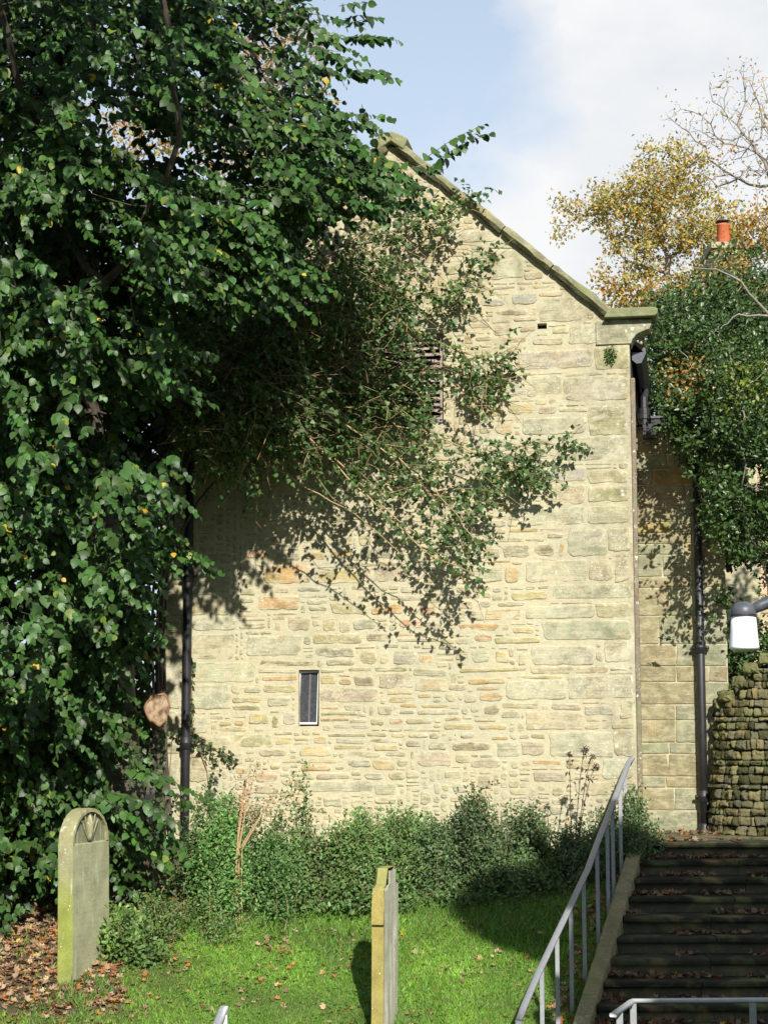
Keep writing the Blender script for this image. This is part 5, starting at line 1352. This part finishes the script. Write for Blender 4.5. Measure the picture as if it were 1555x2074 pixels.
tot += shrub('bramble_mound', 'rounded bramble mound in the middle of the planting', 'shrub', 715, 1810, [(560, 1740), (600, 1700), (660, 1670), (720, 1662), (780, 1630), (850, 1625), (900, 1690)], 330, 640, (0.022, 0.042), G2, 0.5, seed=3, col2=((0.12, 0.14, 0.05), 0.1))
tot += shrub('low_bramble', 'low arching bramble with bright tips against the wall', 'shrub', 800, 1740, [(700, 1660), (740, 1630), (800, 1640), (850, 1600), (870, 1640), (900, 1650)], 200, 120, (0.022, 0.045), G1, 0.25, seed=4)
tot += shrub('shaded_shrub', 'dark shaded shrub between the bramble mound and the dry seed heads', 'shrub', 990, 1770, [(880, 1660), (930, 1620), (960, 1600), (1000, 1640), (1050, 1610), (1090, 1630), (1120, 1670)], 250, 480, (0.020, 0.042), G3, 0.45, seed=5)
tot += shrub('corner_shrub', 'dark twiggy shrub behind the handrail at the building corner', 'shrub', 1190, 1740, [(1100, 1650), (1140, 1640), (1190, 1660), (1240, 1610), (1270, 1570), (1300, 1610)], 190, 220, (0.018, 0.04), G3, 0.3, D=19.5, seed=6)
tot += shrub('overhanging_sprig', 'leafy sprigs poking round the corner above the top step', 'shrub', 1290, 1720, [(1265, 1590), (1290, 1565), (1310, 1640), (1335, 1620)], 70, 36, (0.02, 0.04), G3, 0.12, D=19.75, seed=7, spread=0.5)
tot += shrub('low_weeds', 'low weedy patch right of the arched gravestone', 'shrub', 340, 1880, [(225, 1850), (260, 1815), (330, 1800), (420, 1800), (470, 1840)], 250, 330, (0.016, 0.036), (0.12, 0.20, 0.05), 0.4, seed=8)
tot += shrub('nettle_clump', 'small nettle clump at the right foot of the arched gravestone', 'shrub', 262, 1945, [(220, 1890), (250, 1850), (290, 1870), (310, 1920)], 90, 110, (0.03, 0.055), (0.12, 0.20, 0.05), 0.2, seed=9)
tot += shrub('leafy_weeds', 'broad-leaved weeds at the front edge of the bramble mound', 'shrub', 640, 1840, [(520, 1810), (600, 1790), (700, 1780), (800, 1790), (860, 1800)], 340, 200, (0.03, 0.06), (0.11, 0.19, 0.05), 0.25, seed=10, tpl=T_OVAL)
tot += shrub('shade_weeds', 'dark weeds behind the arched gravestone under the lime tree', 'shrub', 120, 1830, [(0, 1760), (60, 1770), (140, 1770), (240, 1790)], 260, 160, (0.03, 0.055), G3, 0.35, seed=14, tpl=T_OVAL)
tot += shrub('front_fringe', 'grassy fringe of small weeds under the shaded shrub', 'shrub', 960, 1800, [(840, 1770), (940, 1750), (1060, 1740), (1180, 1745)], 360, 240, (0.025, 0.05), G2, 0.35, seed=15)
print('shrub leaves', tot)
def dry_plants():
    rs = np.random.default_rng(9)
    b = P(1170, 1680, 19.3); zg = gz(b[0], b[1], True)
    t = empty('dry_seed_heads', (b[0], b[1], zg), 'dead brown flower stalks with drooping seed heads against the wall', 'plant')
    md = flat_mat('dead_brown', (0.07, 0.05, 0.04), 0.9)
    leafp = []
    for (tx, ty, bx) in ((1184, 1512, 1160), (1153, 1522, 1158), (1199, 1527, 1162), (1207, 1546, 1160)):
        p0 = P(bx, 1680, 19.3); p0[2] = zg; p1 = P(tx, ty, 19.25); mid = P((tx+bx)/2-3, (ty+1680)/2-20, 19.28)
        q = [p0*(1-f)**2+2*mid*f*(1-f)+p1*f*f for f in np.linspace(0, 1, 9)]
        m = MB(); m.tube(q, list(np.linspace(0.006, 0.003, 9)), 5, False); m.build('stalk', md, t, True)
        # rough drooping head made of many seeds
        k = MB()
        for _ in range(70 if tx == 1184 else 36):
            d = unit(rs.normal(size=3))*rs.uniform(0.01, 0.05 if tx == 1184 else 0.035); c = p1+d+np.array((0, 0, -0.03)); k.tube([c, c+unit(d)*0.018+np.array((0, 0, -.008))], [0.007, 0.002], 4)
        k.build('seed_head', md, t, False)
        for f in q[3:8]:
            for _ in range(3): leafp.append(f+rs.normal(0, 0.02, 3))
    lp = np.array(leafp); n = len(lp)
    scatter('leaves', T_SMALL, lp, rvec(n, rs), unit(rs.normal(size=(n, 3))+np.array((0, 0, -1))), rs.uniform(0.04, 0.08, n), vary((0.10, 0.075, 0.045), n, rs), M_LITTER, t)
    b = P(485, 1735, 18.3); zg = gz(b[0], b[1], True)
    t = empty('dead_stems', (b[0], b[1], zg), 'tan dead stems leaning up out of the tall bushy shrub', 'plant')
    tan = flat_mat('dead_tan', (0.36, 0.23, 0.12), 0.85)
    lp = []
    for (tx, ty, bx, by) in ((500, 1600, 478, 1735), (506, 1560, 480, 1730), (545, 1630, 480, 1732), (520, 1545, 484, 1725), (560, 1600, 490, 1720), (495, 1590, 482, 1700)):
        p0 = P(bx, by, 18.2); p1 = P(tx, ty, 18.3); m = MB(); mid = (p0+p1)/2+rs.normal(0, 0.03, 3)
        q = [p0*(1-f)**2+2*mid*f*(1-f)+p1*f*f for f in np.linspace(0, 1, 8)]
        q = [np.array((p0[0], p0[1]+0.1, zg))]+q
        m.tube(q, list(np.linspace(0.010, 0.004, 9)), 5, False); m.build('stem', tan, t, True)
        for f in q[5:]:
            for _ in range(14): lp.append(f+rs.normal(0, 0.06, 3))
    lp = np.array(lp); n = len(lp)
    scatter('leaves', T_SMALL, lp, rvec(n, rs), rvec(n, rs), rs.uniform(0.02, 0.045, n), vary((0.34, 0.20, 0.12), n, rs, 0.3), M_LITTER, t)
    # fern tuft growing from the kneeler joint
    c = W(*wall_uz(1236, 712), 0.02); t = empty('wall_fern', tuple(c), 'small bright green tuft growing from the joint below the kneeler', 'plant')
    n = 260; d = unit(rs.normal(size=(n, 3))*np.array((1, .7, 1))+np.array((0, -0.6, 0))); r = rs.uniform(0.01, 0.08, n)[:, None]
    pp = c+d*r+np.array((0, 0, -0.02)); pp[:, 2] -= rs.uniform(0, 1, n)**3*0.1
    scatter('leaves', T_SMALL, pp, rvec(n, rs), unit(d+np.array((0, 0, -.3))), rs.uniform(0.018, 0.035, n), vary((0.07, 0.15, 0.03), n, rs), M_SMALL, t)
dry_plants()

# ------------------------------------------------------------------ grass and fallen leaves
def grass():
    rs = np.random.default_rng(55)
    n = 170000
    x = rs.uniform(-4.3, 3.0, n); y = rs.uniform(14.9, 19.6, n)
    cl = np.array([mnoise.noise(Vector((a*1.1, b*1.1, 7))) for a, b in zip(x[::1], y[::1])])
    edge = -2.45 - (y-16.5)*(-0.15) + 0.5*cl
    k = (x < xl_arr(y)-0.12) & ((x > edge-0.0) | (rs.random(n) < 0.10) | ((y < 16.3+0.5*cl) & (rs.random(n) < 0.75)))
    k &= ~((y > 18.9) & (rs.random(n) < 0.6))
    x, y, cl = x[k], y[k], cl[k]; n = len(x)
    z = np.array([gz(a, b, True) for a, b in zip(x, y)])
    p = np.c_[x, y, z-0.004]
    big = rs.random(n) < 0.04
    h = rs.uniform(0.025, 0.06, n)*(1+0.5*cl)*np.where(big, 1.6, 1)
    tip = unit(np.c_[rs.normal(0, 0.55, n), rs.normal(-0.1, 0.5, n), np.ones(n)])
    nr = unit(np.c_[rs.normal(0, 0.8, n), rs.normal(-0.8, 0.6, n), np.full(n, 0.35)])
    C = vary((0.19, 0.325, 0.05), n, rs, 0.35, 0.15)*(1+0.5*cl[:, None])*np.array([1+0.35*mnoise.noise(Vector((a*3.1, b*3.1, 9))) for a, b in zip(x, y)])[:, None]
    k = rs.random(n) < 0.05; C[k] = vary((0.26, 0.26, 0.10), k.sum(), rs)
    o = scatter('grass', T_BLADE, p, nr, tip, h, C, M_GRASS, None, 'stuff', wscale=rs.uniform(0.006, 0.012, n), smooth=False)
    tag(o, 'short bright green lawn grass on the sunny bank')
    # longer tufts round the stones, along the kerb and at the edge of the shrubs
    q = []
    for cx_, cy_, r_ in ((-2.95, 16.3, 0.28), (-2.8, 16.7, 0.25), (0.0, 16.3, 0.22), (-0.05, 16.7, 0.22)): a_ = rs.uniform(0, 6.3, 260); q.append(np.c_[cx_+r_*np.cos(a_)*rs.uniform(.5, 1.1, 260), cy_+r_*np.sin(a_)*rs.uniform(.5, 1.1, 260)])
    y_ = rs.uniform(15, 19.3, 1300); q.append(np.c_[xl_arr(y_)-0.13-rs.exponential(0.05, 1300), y_])
    x_ = rs.uniform(-2.6, 2.0, 2600); q.append(np.c_[x_, 18.35+0.25*np.sin(x_*3)+rs.normal(0, 0.16, 2600)+0.08*x_])
    q = np.vstack(q); m_ = len(q); zq = np.array([gz(a, b, True) for a, b in q])
    o = scatter('grass_tufts', T_BLADE, np.c_[q, zq-0.005], unit(np.c_[rs.normal(0, .8, m_), rs.normal(-.8, .6, m_), np.full(m_, .3)]), unit(np.c_[rs.normal(0, .5, m_), rs.normal(-.1, .45, m_), np.ones(m_)]), rs.uniform(0.07, 0.16, m_), vary((0.15, 0.25, 0.06), m_, rs, 0.4, 0.2), M_GRASS, None, 'stuff', wscale=rs.uniform(0.006, 0.012, m_), smooth=False)
    tag(o, 'longer grass tufts round the gravestones and along the kerb')
    n = 9000; x = rs.uniform(-3.2, 2.6, n); y = rs.uniform(15, 19.3, n); cl = np.array([mnoise.noise(Vector((a*1.7, b*1.7, 2))) for a, b in zip(x, y)])
    k = (x < xl_arr(y)-0.15) & (cl > -0.05) & (x > -2.2); x, y = x[k], y[k]; n = len(x); z = np.array([gz(a, b, True) for a, b in zip(x, y)])
    o = scatter('clover', T_OVAL, np.c_[x, y, z+rs.uniform(0.01, 0.04, n)], unit(np.c_[rs.normal(0, .3, n), rs.normal(-.2, .3, n), np.ones(n)]), rvec(n, rs)*np.array((1, 1, .2)), rs.uniform(0.02, 0.045, n), vary((0.12, 0.27, 0.04), n, rs, .25), M_GRASS)
    tag(o, 'clover and small broad weeds mixed through the lawn')
def xl_arr(y): return 2.86 - 0.305*(19.75-y)
grass()
T_DEAD = (np.array([(0, 0, 0), (-.42, .18, .22), (-.30, .42, .05), (-.5, .72, .20), (-.12, .78, .02), (0, 1.1, .16), (.16, .74, .0), (.5, .66, .24), (.30, .40, .06), (.40, .12, .18), (0, .45, -.06)]),
          [(0, 10, 1), (1, 10, 2), (2, 10, 3), (3, 10, 4), (4, 10, 5), (5, 10, 6), (6, 10, 7), (7, 10, 8), (8, 10, 9), (9, 10, 0)])
def litter():
    rs = np.random.default_rng(66)
    cols = np.array([(0.28, 0.17, 0.10), (0.38, 0.26, 0.16), (0.38, 0.20, 0.09), (0.20, 0.12, 0.08), (0.44, 0.32, 0.20), (0.32, 0.20, 0.13), (0.42, 0.16, 0.05), (0.36, 0.24, 0.16)])
    def put(name, label, x, y, z, size, lift, flat=0.45, pal=cols):
        n = len(x); C = pal[rs.integers(0, len(pal), n)]*rs.uniform(0.7, 1.25, (n, 1))
        C[rs.random(n) < 0.012] = (0.55, 0.36, 0.03)
        o = scatter(name, T_DEAD, np.c_[x, y, z+lift], unit(np.c_[rs.normal(0, flat, n), rs.normal(-.15, flat, n), np.ones(n)]), rvec(n, rs)*np.array((1, 1, .25)), size, C, M_LITTER)
        tag(o, label)
    # thin scatter on the lawn, denser to the left and beside the kerb
    n = 6000; x = rs.uniform(-3.4, 2.75, n); y = rs.uniform(15, 19.2, n); w = 0.16 + 0.35*np.exp(-((x+0.9)/1.2)**2)*(y > 16.6) + 0.35*np.exp(-((x-0.7)/0.5)**2)*((y > 17.2) & (y < 18.8)) + 0.8*(x > xl_arr(y)-0.45) + 0.5*(x < -1.9)
    w = w*np.clip(0.45+2.6*np.array([mnoise.noise(Vector((a*2.3, b*2.3, 4))) for a, b in zip(x, y)]), 0.05, 2)
    k = (rs.random(n) < w) & (x < xl_arr(y)-0.1); x, y = x[k], y[k]
    put('lawn_leaves', 'fallen brown and orange leaves scattered over the green lawn', x, y, np.array([gz(a, b, True) for a, b in zip(x, y)]), rs.uniform(0.03, 0.075, len(x)), 0.02)
    n = 7000; x = rs.uniform(-5.2, -1.9, n); y = rs.uniform(15.2, 19.0, n); cl = np.array([mnoise.noise(Vector((a*1.1, b*1.1, 7))) for a, b in zip(x, y)])
    k = (x < -2.45+0.05*(y-16.5)+0.5*cl) & ((y > 16.35+0.5*cl) | (rs.random(n) < 0.10)); x, y = x[k], y[k]
    put('leaf_litter', 'deep brown leaf litter under the lime tree at left', x, y, np.array([gz(a, b, True) for a, b in zip(x, y)]), rs.uniform(0.04, 0.09, len(x)), rs.uniform(0.0, 0.03, len(x)))
    xs, ys, zs = [], [], []
    for i in range(0, 11):
        y0 = 19.75-0.385*i; z0 = -1.25-0.163*i; m = 330 if i else 80
        for _ in range(m):
            u = rs.random(); x = xl(y0)+0.16+(rs.exponential(0.55) if u < 0.5 else rs.uniform(0, 3.2)); 
            if mnoise.noise(Vector((x*2.2, i*3.1, 1))) < -0.2: continue
            xs.append(x); ys.append(y0+rs.uniform(0.18, 0.41)); zs.append(z0)
    for _ in range(120): xs.append(rs.uniform(3.0, 4.6)); ys.append(rs.uniform(21.2, 21.7)); zs.append(-1.25)
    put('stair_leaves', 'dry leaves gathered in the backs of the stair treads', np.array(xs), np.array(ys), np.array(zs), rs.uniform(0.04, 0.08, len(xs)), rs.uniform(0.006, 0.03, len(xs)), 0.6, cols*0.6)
    n = 500; y = rs.uniform(15.5, 19.4, n); x = xl_arr(y)-rs.uniform(0.1, 0.4, n)
    put('kerb_leaves', 'brown leaves drifted along the lawn side of the kerb', x, y, np.array([gz(a, b, True) for a, b in zip(x, y)]), rs.uniform(0.045, 0.09, n), 0.02)
litter()

# ------------------------------------------------------------------ evergreen over the wing and rubble wall
def evergreen():
    rs = np.random.default_rng(91)
    b = P(1640, 1500, 23.0)
    t = empty('holly_tree', (b[0], b[1], -1.3), 'dense glossy dark evergreen hanging over the set-back wall at right', 'tree')
    regs = [([(1345, 700), (1420, 640), (1555, 620), (1800, 640), (1800, 1190), (1600, 1200), (1520, 1190), (1500, 1120), (1470, 1140), (1440, 1120), (1400, 1060), (1390, 960), (1345, 870), (1330, 800)], 6800, 22.3, 24.4),
            ([(1370, 830), (1500, 800), (1600, 840), (1620, 1130), (1500, 1130), (1440, 1100), (1400, 960)], 1700, 21.2, 22.2),
            ([(1310, 600), (1420, 570), (1555, 560), (1700, 560), (1700, 760), (1420, 800), (1330, 740)], 3600, 24.0, 26.5),
            ([(1450, 1290), (1600, 1250), (1700, 1250), (1700, 1400), (1560, 1350), (1470, 1380)], 1100, 21.9, 22.9),
            ([(1360, 1290), (1400, 1280), (1395, 1320), (1360, 1320)], 8, 21.4, 21.6), ([(1345, 1250), (1480, 1200), (1555, 1160), (1555, 1200), (1500, 1230)], 60, 21.5, 22)]
    regs += [([(1340, 800), (1430, 800), (1440, 900), (1380, 905), (1345, 870)], 420, 20.9, 21.7), ([(1395, 720), (1500, 700), (1620, 720), (1620, 1120), (1500, 1130), (1430, 1090), (1400, 980), (1375, 860)], 1500, 20.3, 21.3),
             ([(1300, 650), (1345, 590), (1420, 640), (1400, 800), (1340, 870), (1318, 840), (1308, 740)], 1400, 23.0, 25.0),
             ([(1430, 520), (1470, 500), (1555, 500), (1650, 480), (1650, 620), (1430, 620)], 500, 25.0, 27.0)]
    allc = []; pos = []; tip = []
    for poly, n, d0, d1 in regs:
        pp, X, Y = sample_poly(poly, n, rs, d0, d1); 
        gap = np.zeros(len(pp), bool)
        for gx, gy, ga, gb in ((1532, 968, 30, 34), (1520, 1178, 40, 46), (1545, 1100, 16, 24), (1497, 945, 12, 14)): gap |= ((X-gx)/ga)**2+((Y-gy)/gb)**2 < 1
        nz = np.array([mnoise.noise(Vector(p*2.3)) for p in pp]); pp = pp[(nz > -0.22) & ~(gap & (rs.random(len(pp)) < 0.93))]
        allc.append(pp)
        for p in pp:
            d = unit(rs.normal(size=3)+np.array((-0.2, -0.7, 0.1))); k = rs.integers(4, 8)
            for i in range(k):
                d = unit(d+rs.normal(0, .25, 3)); p = p+d*0.035; pos.append(p); tip.append(unit(d+rs.normal(0, .7, 3)))
    pos = np.array(pos); n = len(pos)
    nr = unit(np.array((0, -0.5, 0.75))+rs.normal(0, 0.55, (n, 3)))
    C = vary((0.045, 0.085, 0.020), n, rs, 0.45)
    px_ = np.array([px_of(p) for p in pos[::1]]); 
    yl = (rs.random(n) < 0.5*np.exp(-(((px_[:, 0]-1515)/60)**2+((px_[:, 1]-770)/55)**2))); C[yl] = vary((0.16, 0.20, 0.02), yl.sum(), rs)
    ol = (rs.random(n) < 0.55*np.exp(-(((px_[:, 0]-1385)/40)**2+((px_[:, 1]-760)/45)**2))); C[ol] = vary((0.30, 0.17, 0.04), ol.sum(), rs)
    scatter('leaves', T_OVAL, pos, nr, np.array(tip), rs.uniform(0.045, 0.08, n), C, M_HOLLY, t)
    bp, bX, bY = sample_poly([(1330, 680), (1420, 620), (1800, 600), (1800, 1250), (1500, 1180), (1440, 1100), (1390, 960), (1345, 860)], 9000, rs, 24.6, 26.5)
    gap = np.zeros(len(bp), bool)
    for gx, gy, ga, gb in ((1532, 968, 34, 38), (1520, 1178, 44, 50), (1545, 1100, 20, 28)): gap |= ((bX-gx)/ga)**2+((bY-gy)/gb)**2 < 1
    bp = bp[~gap]
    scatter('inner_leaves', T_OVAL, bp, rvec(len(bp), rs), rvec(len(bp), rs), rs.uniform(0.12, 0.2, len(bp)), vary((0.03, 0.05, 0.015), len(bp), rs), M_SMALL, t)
    ac = np.vstack(allc); sub = ac[rs.choice(len(ac), 220, replace=False)]
    tr = [np.array((b[0], b[1], -1.3+0.4*k)) for k in range(8)]
    ps, pr = colonize(tr, sub, 0.3, 3.0, 0.35, 60, rs); branch_mesh(ps, pr, 0.006, 2.3, 0.16, t, M_GREYBARK, 16)
    # long bare branches sweeping left at the top right
    for pl in ([(1640, 760), (1560, 640), (1500, 570), (1450, 545), (1400, 542)], [(1640, 690), (1555, 640), (1495, 636), (1462, 660)], [(1640, 520), (1580, 480), (1540, 440), (1530, 380)]):
        q = [P(x, y, 21.8) for x, y in pl]; q2 = [q[0]]
        for a, c in zip(q[:-1], q[1:]): q2 += [a*(2/3)+c/3+rs.normal(0, .015, 3), a/3+c*2/3+rs.normal(0, .015, 3), c]
        m = MB(); m.tube(q2, list(np.linspace(0.022, 0.004, len(q2))), 7, False); m.build('branch', M_GREYBARK, t, True)
    return n
print('holly', evergreen())

def backdrop_hedge():
    rs = np.random.default_rng(17)
    b = P(100, 1480, 23.5)
    t = empty('overgrown_hedge', (b[0], b[1], -1.4), 'deep shaded hedge behind the lime trunk beyond the left end of the gable', 'hedge')
    poly = [(-1500, 900), (-300, 760), (60, 700), (200, 820), (318, 900), (322, 1300), (315, 1760), (-1500, 1900)]
    pp, X, Y = sample_poly(poly, 9000, rs, 21.4, 24.5); st = MB()
    for k in range(14):
        x = -6.5+k*0.4; st.tube([(x, 23.5, -1.5), (x+rs.normal(0, .2), 23.3, 0.5), (x+rs.normal(0, .4), 23, 2.6)], [0.06, 0.05, 0.02], 6)
    st.build('stems', M_BARK, t, True, 'stuff')
    q = (pp[:, None, :]+rs.normal(0, 0.16, (len(pp), 4, 3))).reshape(-1, 3); n = len(q)
    q[:, 1] = np.maximum(q[:, 1], 21.15)
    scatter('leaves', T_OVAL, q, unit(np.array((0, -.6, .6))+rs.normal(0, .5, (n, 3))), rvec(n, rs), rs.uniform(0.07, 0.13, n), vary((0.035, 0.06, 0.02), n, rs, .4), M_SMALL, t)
backdrop_hedge()

# ------------------------------------------------------------------ trees beyond
def far_tree(name, label, root_px, D, regions, leafcol, nleaf, lsize, bark, tip_r=0.012, step=0.5, infl=6, kill=0.6, maxr=0.35, nat=420, seed=3, grav=0.0, mat=None, group='trees beyond the building'):
    rs = np.random.default_rng(seed)
    b = P(root_px[0], root_px[1], D); t = empty(name, (b[0], b[1], -1.4), label, 'tree', group)
    at = []; tot = sum(r[4] for r in regions)
    for (cx, cy, rx, ry, w) in regions:
        m = int(nat*w/tot); c = P(cx, cy, D); k = D/FPX
        q = unit(rs.normal(size=(m, 3)))*rs.random((m, 1))**(1/2.6)*np.array((rx*k, min(rx, ry)*k*0.9, ry*k)); at.append(c+q)
    at = np.vstack(at)
    top = P(root_px[0], root_px[1], D); nseg = max(3, int((top[2]+1.4)/step)); tr = [np.array((b[0], b[1], -1.4))+(top-np.array((b[0], b[1], -1.4)))*i/nseg+np.array((0.06*math.sin(i*1.3), 0, 0)) for i in range(nseg+1)]
    pos, par = colonize(tr, at, step, infl, kill, 80, rs, grav)
    rad, tips = branch_mesh(pos, par, tip_r, 2.3, maxr, t, bark, 16)
    # fine side twigs
    tw = MB(); ends = []
    cand = np.where(rad < tip_r*3.2)[0]
    for i in cand:
        for _ in range(2):
            d = unit(rs.normal(size=3)+unit(pos[i]-pos[par[i]])*0.9+np.array((0, 0, .25))); L_ = rs.uniform(0.35, 0.8)*step*1.4; e = pos[i]+d*L_
            md = pos[i]+d*L_*0.5+rs.normal(0, 0.05, 3); tw.tube([pos[i], md, e], [tip_r*0.75, tip_r*0.55, tip_r*0.3], 3, False); ends += [md, e]
    tw.build('fine_twigs', bark, t, True, 'stuff')
    if nleaf:
        ends = np.array(ends); k = rs.integers(0, len(ends), nleaf); pp = ends[k]+rs.normal(0, 0.14, (nleaf, 3))
        C = np.array(leafcol)[rs.integers(0, len(leafcol), nleaf)]*rs.uniform(0.7, 1.3, (nleaf, 1))
        scatter('leaves', T_OVAL, pp, unit(np.array((0, -.5, .6))+rs.normal(0, .6, (nleaf, 3))), unit(rs.normal(size=(nleaf, 3))+np.array((0, 0, -.6))), rs.uniform(lsize*0.7, lsize*1.2, nleaf), C, mat or M_AUT, t, wscale=None)
YEL = [(0.52, 0.36, 0.07), (0.46, 0.38, 0.10), (0.30, 0.31, 0.10), (0.44, 0.26, 0.07), (0.22, 0.26, 0.08)]
ORG = [(0.44, 0.25, 0.06), (0.40, 0.30, 0.08), (0.28, 0.27, 0.08), (0.44, 0.20, 0.05)]
far_tree('autumn_tree', 'yellow and orange autumn tree rising behind the right end of the roof', (1385, 720), 42, [(1345, 400, 110, 95, 4), (1250, 420, 75, 60, 2.2), (1160, 440, 50, 32, 1), (1420, 480, 100, 110, 3), (1310, 520, 90, 50, 1.5), (1345, 310, 50, 35, 1)], YEL, 11500, 0.10, M_GREYBARK, 0.017, 0.38, 5, 0.45, 0.30, 560, 3)
far_tree('orange_tree', 'low dense orange tree just above the kneeler stone', (1270, 760), 31, [(1230, 605, 60, 48, 2), (1310, 610, 80, 60, 3), (1400, 640, 80, 80, 2), (1500, 570, 90, 50, 2), (1530, 480, 50, 60, 1.2)], ORG+YEL[1:3], 13000, 0.085, M_GREYBARK, 0.010, 0.38, 5, 0.5, 0.2, 380, 4)
far_tree('bare_tree', 'nearly bare grey tree with upswept twigs at the top right corner', (1640, 700), 36, [(1560, 300, 170, 110, 5), (1430, 260, 90, 60, 2), (1390, 240, 60, 25, .8), (1500, 190, 80, 70, 1.5), (1640, 250, 160, 150, 3), (1470, 340, 90, 60, 1.6)], ORG, 900, 0.085, M_GREYBARK, 0.010, 0.26, 4, 0.32, 0.26, 1300, 5, 0.12)
far_tree('copper_tree', 'orange and green tree glimpsed through the gaps in the lime', (420, 900), 40, [(560, 130, 110, 150, 4), (430, 300, 150, 110, 3), (250, 300, 150, 110, 2)], ORG+[(0.12, 0.16, 0.05)], 5200, 0.12, M_GREYBARK, 0.014, 0.5, 6, 0.6, 0.3, 300, 6)

# ------------------------------------------------------------------ cottage behind with chimney
def cottage():
    D = 33; o = P(1478, 1480, D)
    g = empty('stone_cottage', (o[0]+1.5, D, -1.4), 'pale pinkish stone house behind the evergreen with a chimney', 'house')
    zt = P(1500, 760, D)[2]; w = 7.0; m = MB(); m.box((o[0], D, -1.5), (o[0]+w, D+6, zt), c=(0.50, 0.38, 0.26)); m.build('wall', M_WING, g)
    rf = MB(); a = [(o[0]+0.05, D-0.3, zt), (o[0]+w, D-0.3, zt), (o[0]+w, D+3, zt+2.2), (o[0]-0.3, D+3, zt+2.2), (o[0]-0.3, D+6.3, zt), (o[0]+w, D+6.3, zt)]
    rf.add(a, [(0, 1, 2, 3), (3, 2, 5, 4)]); r = rf.build('roof', M_SLATE, g); sm = r.modifiers.new('thick', 'SOLIDIFY'); sm.thickness = 0.08
    # stone courses on the wall
    rs = np.random.default_rng(2); stn = []
    z = 1.0
    while z < 5.2:
        h = rs.uniform(0.16, 0.26); x = 0.0
        while x < 2.4:
            ww = rs.uniform(0.25, 0.55); stn.append((x+0.01, x+ww-0.01, z+0.01, z+h-0.01, tuple(np.array((0.50, 0.37, 0.25))*rs.uniform(0.85, 1.15)), 0.02, 1.0)); x += ww
        z += h
    place_stones(stn, None, g, M_WING, M_WING, 300, frame=lambda u, z, n: np.array((o[0]+u, D-n-0.001, z)))
    c = P(1475, 560, D-1); k = (D-1)/FPX
    ch = MB(); x0, x1 = P(1438, 560, D-1)[0], P(1512, 560, D-1)[0]; zc = P(1475, 503, D-1)[2]
    ch.box((x0, D-1.4, -1.4), (x1, D-0.35, zc-0.12), c=(0.42, 0.38, 0.26)); ch.box((x0-0.06, D-1.46, zc-0.12), (x1+0.06, D-0.3, zc), c=(0.45, 0.42, 0.3))
    cm = ch.build('chimney_stack', M_WING, g); bevel(cm, 0.01)
    p = P(1465, 500, D-0.9); pt = P(1465, 455, D-0.9)[2]; r_ = 13*k
    ct = MB(); ct.tube([(p[0], p[1], zc), (p[0], p[1], zc+0.03), (p[0], p[1], zc+0.20), (p[0], p[1], zc+0.22), (p[0], p[1], pt-0.04), (p[0], p[1], pt-0.03), (p[0], p[1], pt)], [r_*1.15, r_*1.05, r_*1.0, r_*1.12, r_*1.02, r_*1.12, r_*1.1], 20)
    ct.build('chimney_pot', M_TERRA, cm, True)
    cw = MB(); cw.tube([(p[0], p[1], pt), (p[0], p[1], pt+0.05)], 0.05, 8); cw.tube([(p[0], p[1], pt+0.04), (p[0], p[1], pt+0.06), (p[0], p[1], pt+0.09)], [r_*1.25, r_*1.3, r_*0.5], 16)
    cw.build('chimney_cowl', M_IRON, cm, True)
cottage()

# ------------------------------------------------------------------ unseen house and tree, added to shade the stairs and lawn edge
def behind():
    g = empty('shadow_house', (8.5, 4, -3.5), 'unseen stone house added to cast the shadow on the stairs, outside the picture', 'house')
    x0, x1, y0, y1, zt = 4.42, 14, 1.0, 8.0, 6.4
    m = MB(); m.box((x0, y0, -3.8), (x1, y1, zt), c=(0.38, 0.34, 0.24)); m.build('wall', M_WING, g)
    ym = (y0+y1)/2; r = MB(); zr = 8.75
    r.add([(x0-0.15, y0-0.3, zt-0.1), (x1, y0-0.3, zt-0.1), (x1, ym, zr), (x0-0.15, ym, zr), (x0-0.15, y1+0.3, zt-0.1), (x1, y1+0.3, zt-0.1)], [(0, 1, 2, 3), (3, 2, 5, 4)])
    r.build('roof', M_SLATE, g).modifiers.new('thick', 'SOLIDIFY').thickness = 0.1
    e = MB(); e.add([(x0, y0, zt), (x0, y1, zt), (x0, ym, zr-0.05)], [(0, 1, 2)]); e.build('gable_end', M_WING, g)
    rs = np.random.default_rng(4)
    c = np.array((3.75, 6.6, 5.8)); t = empty('shadow_tree', (3.9, 6.2, -3.6), 'unseen bushy tree added to cast shade on lawn and shrubs, outside the picture', 'tree')
    mb = MB(); mb.tube([(3.95, 6.0, -3.7), (3.9, 6.1, 1), (3.6, 6.4, 4.6), tuple(c)], [0.16, 0.13, 0.09, 0.04], 8); mb.build('trunk', M_BARK, t, True)
    n = 9000; d = unit(rs.normal(size=(n, 3)))*rs.random((n, 1))**(1/3)*np.array((0.75, 0.8, 0.75)); d[:, 2] = np.minimum(d[:, 2], 0.6)
    # crown leans to the right below, to slant its shadow edge
    pp = c+d; pp[:, 0] += np.clip(-(d[:, 2])*0.7, -0.2, 1.0)
    scatter('leaves', T_OVAL, pp, rvec(n, rs), rvec(n, rs), rs.uniform(0.09, 0.15, n), vary(G1, n, rs), M_SMALL, t)
behind()
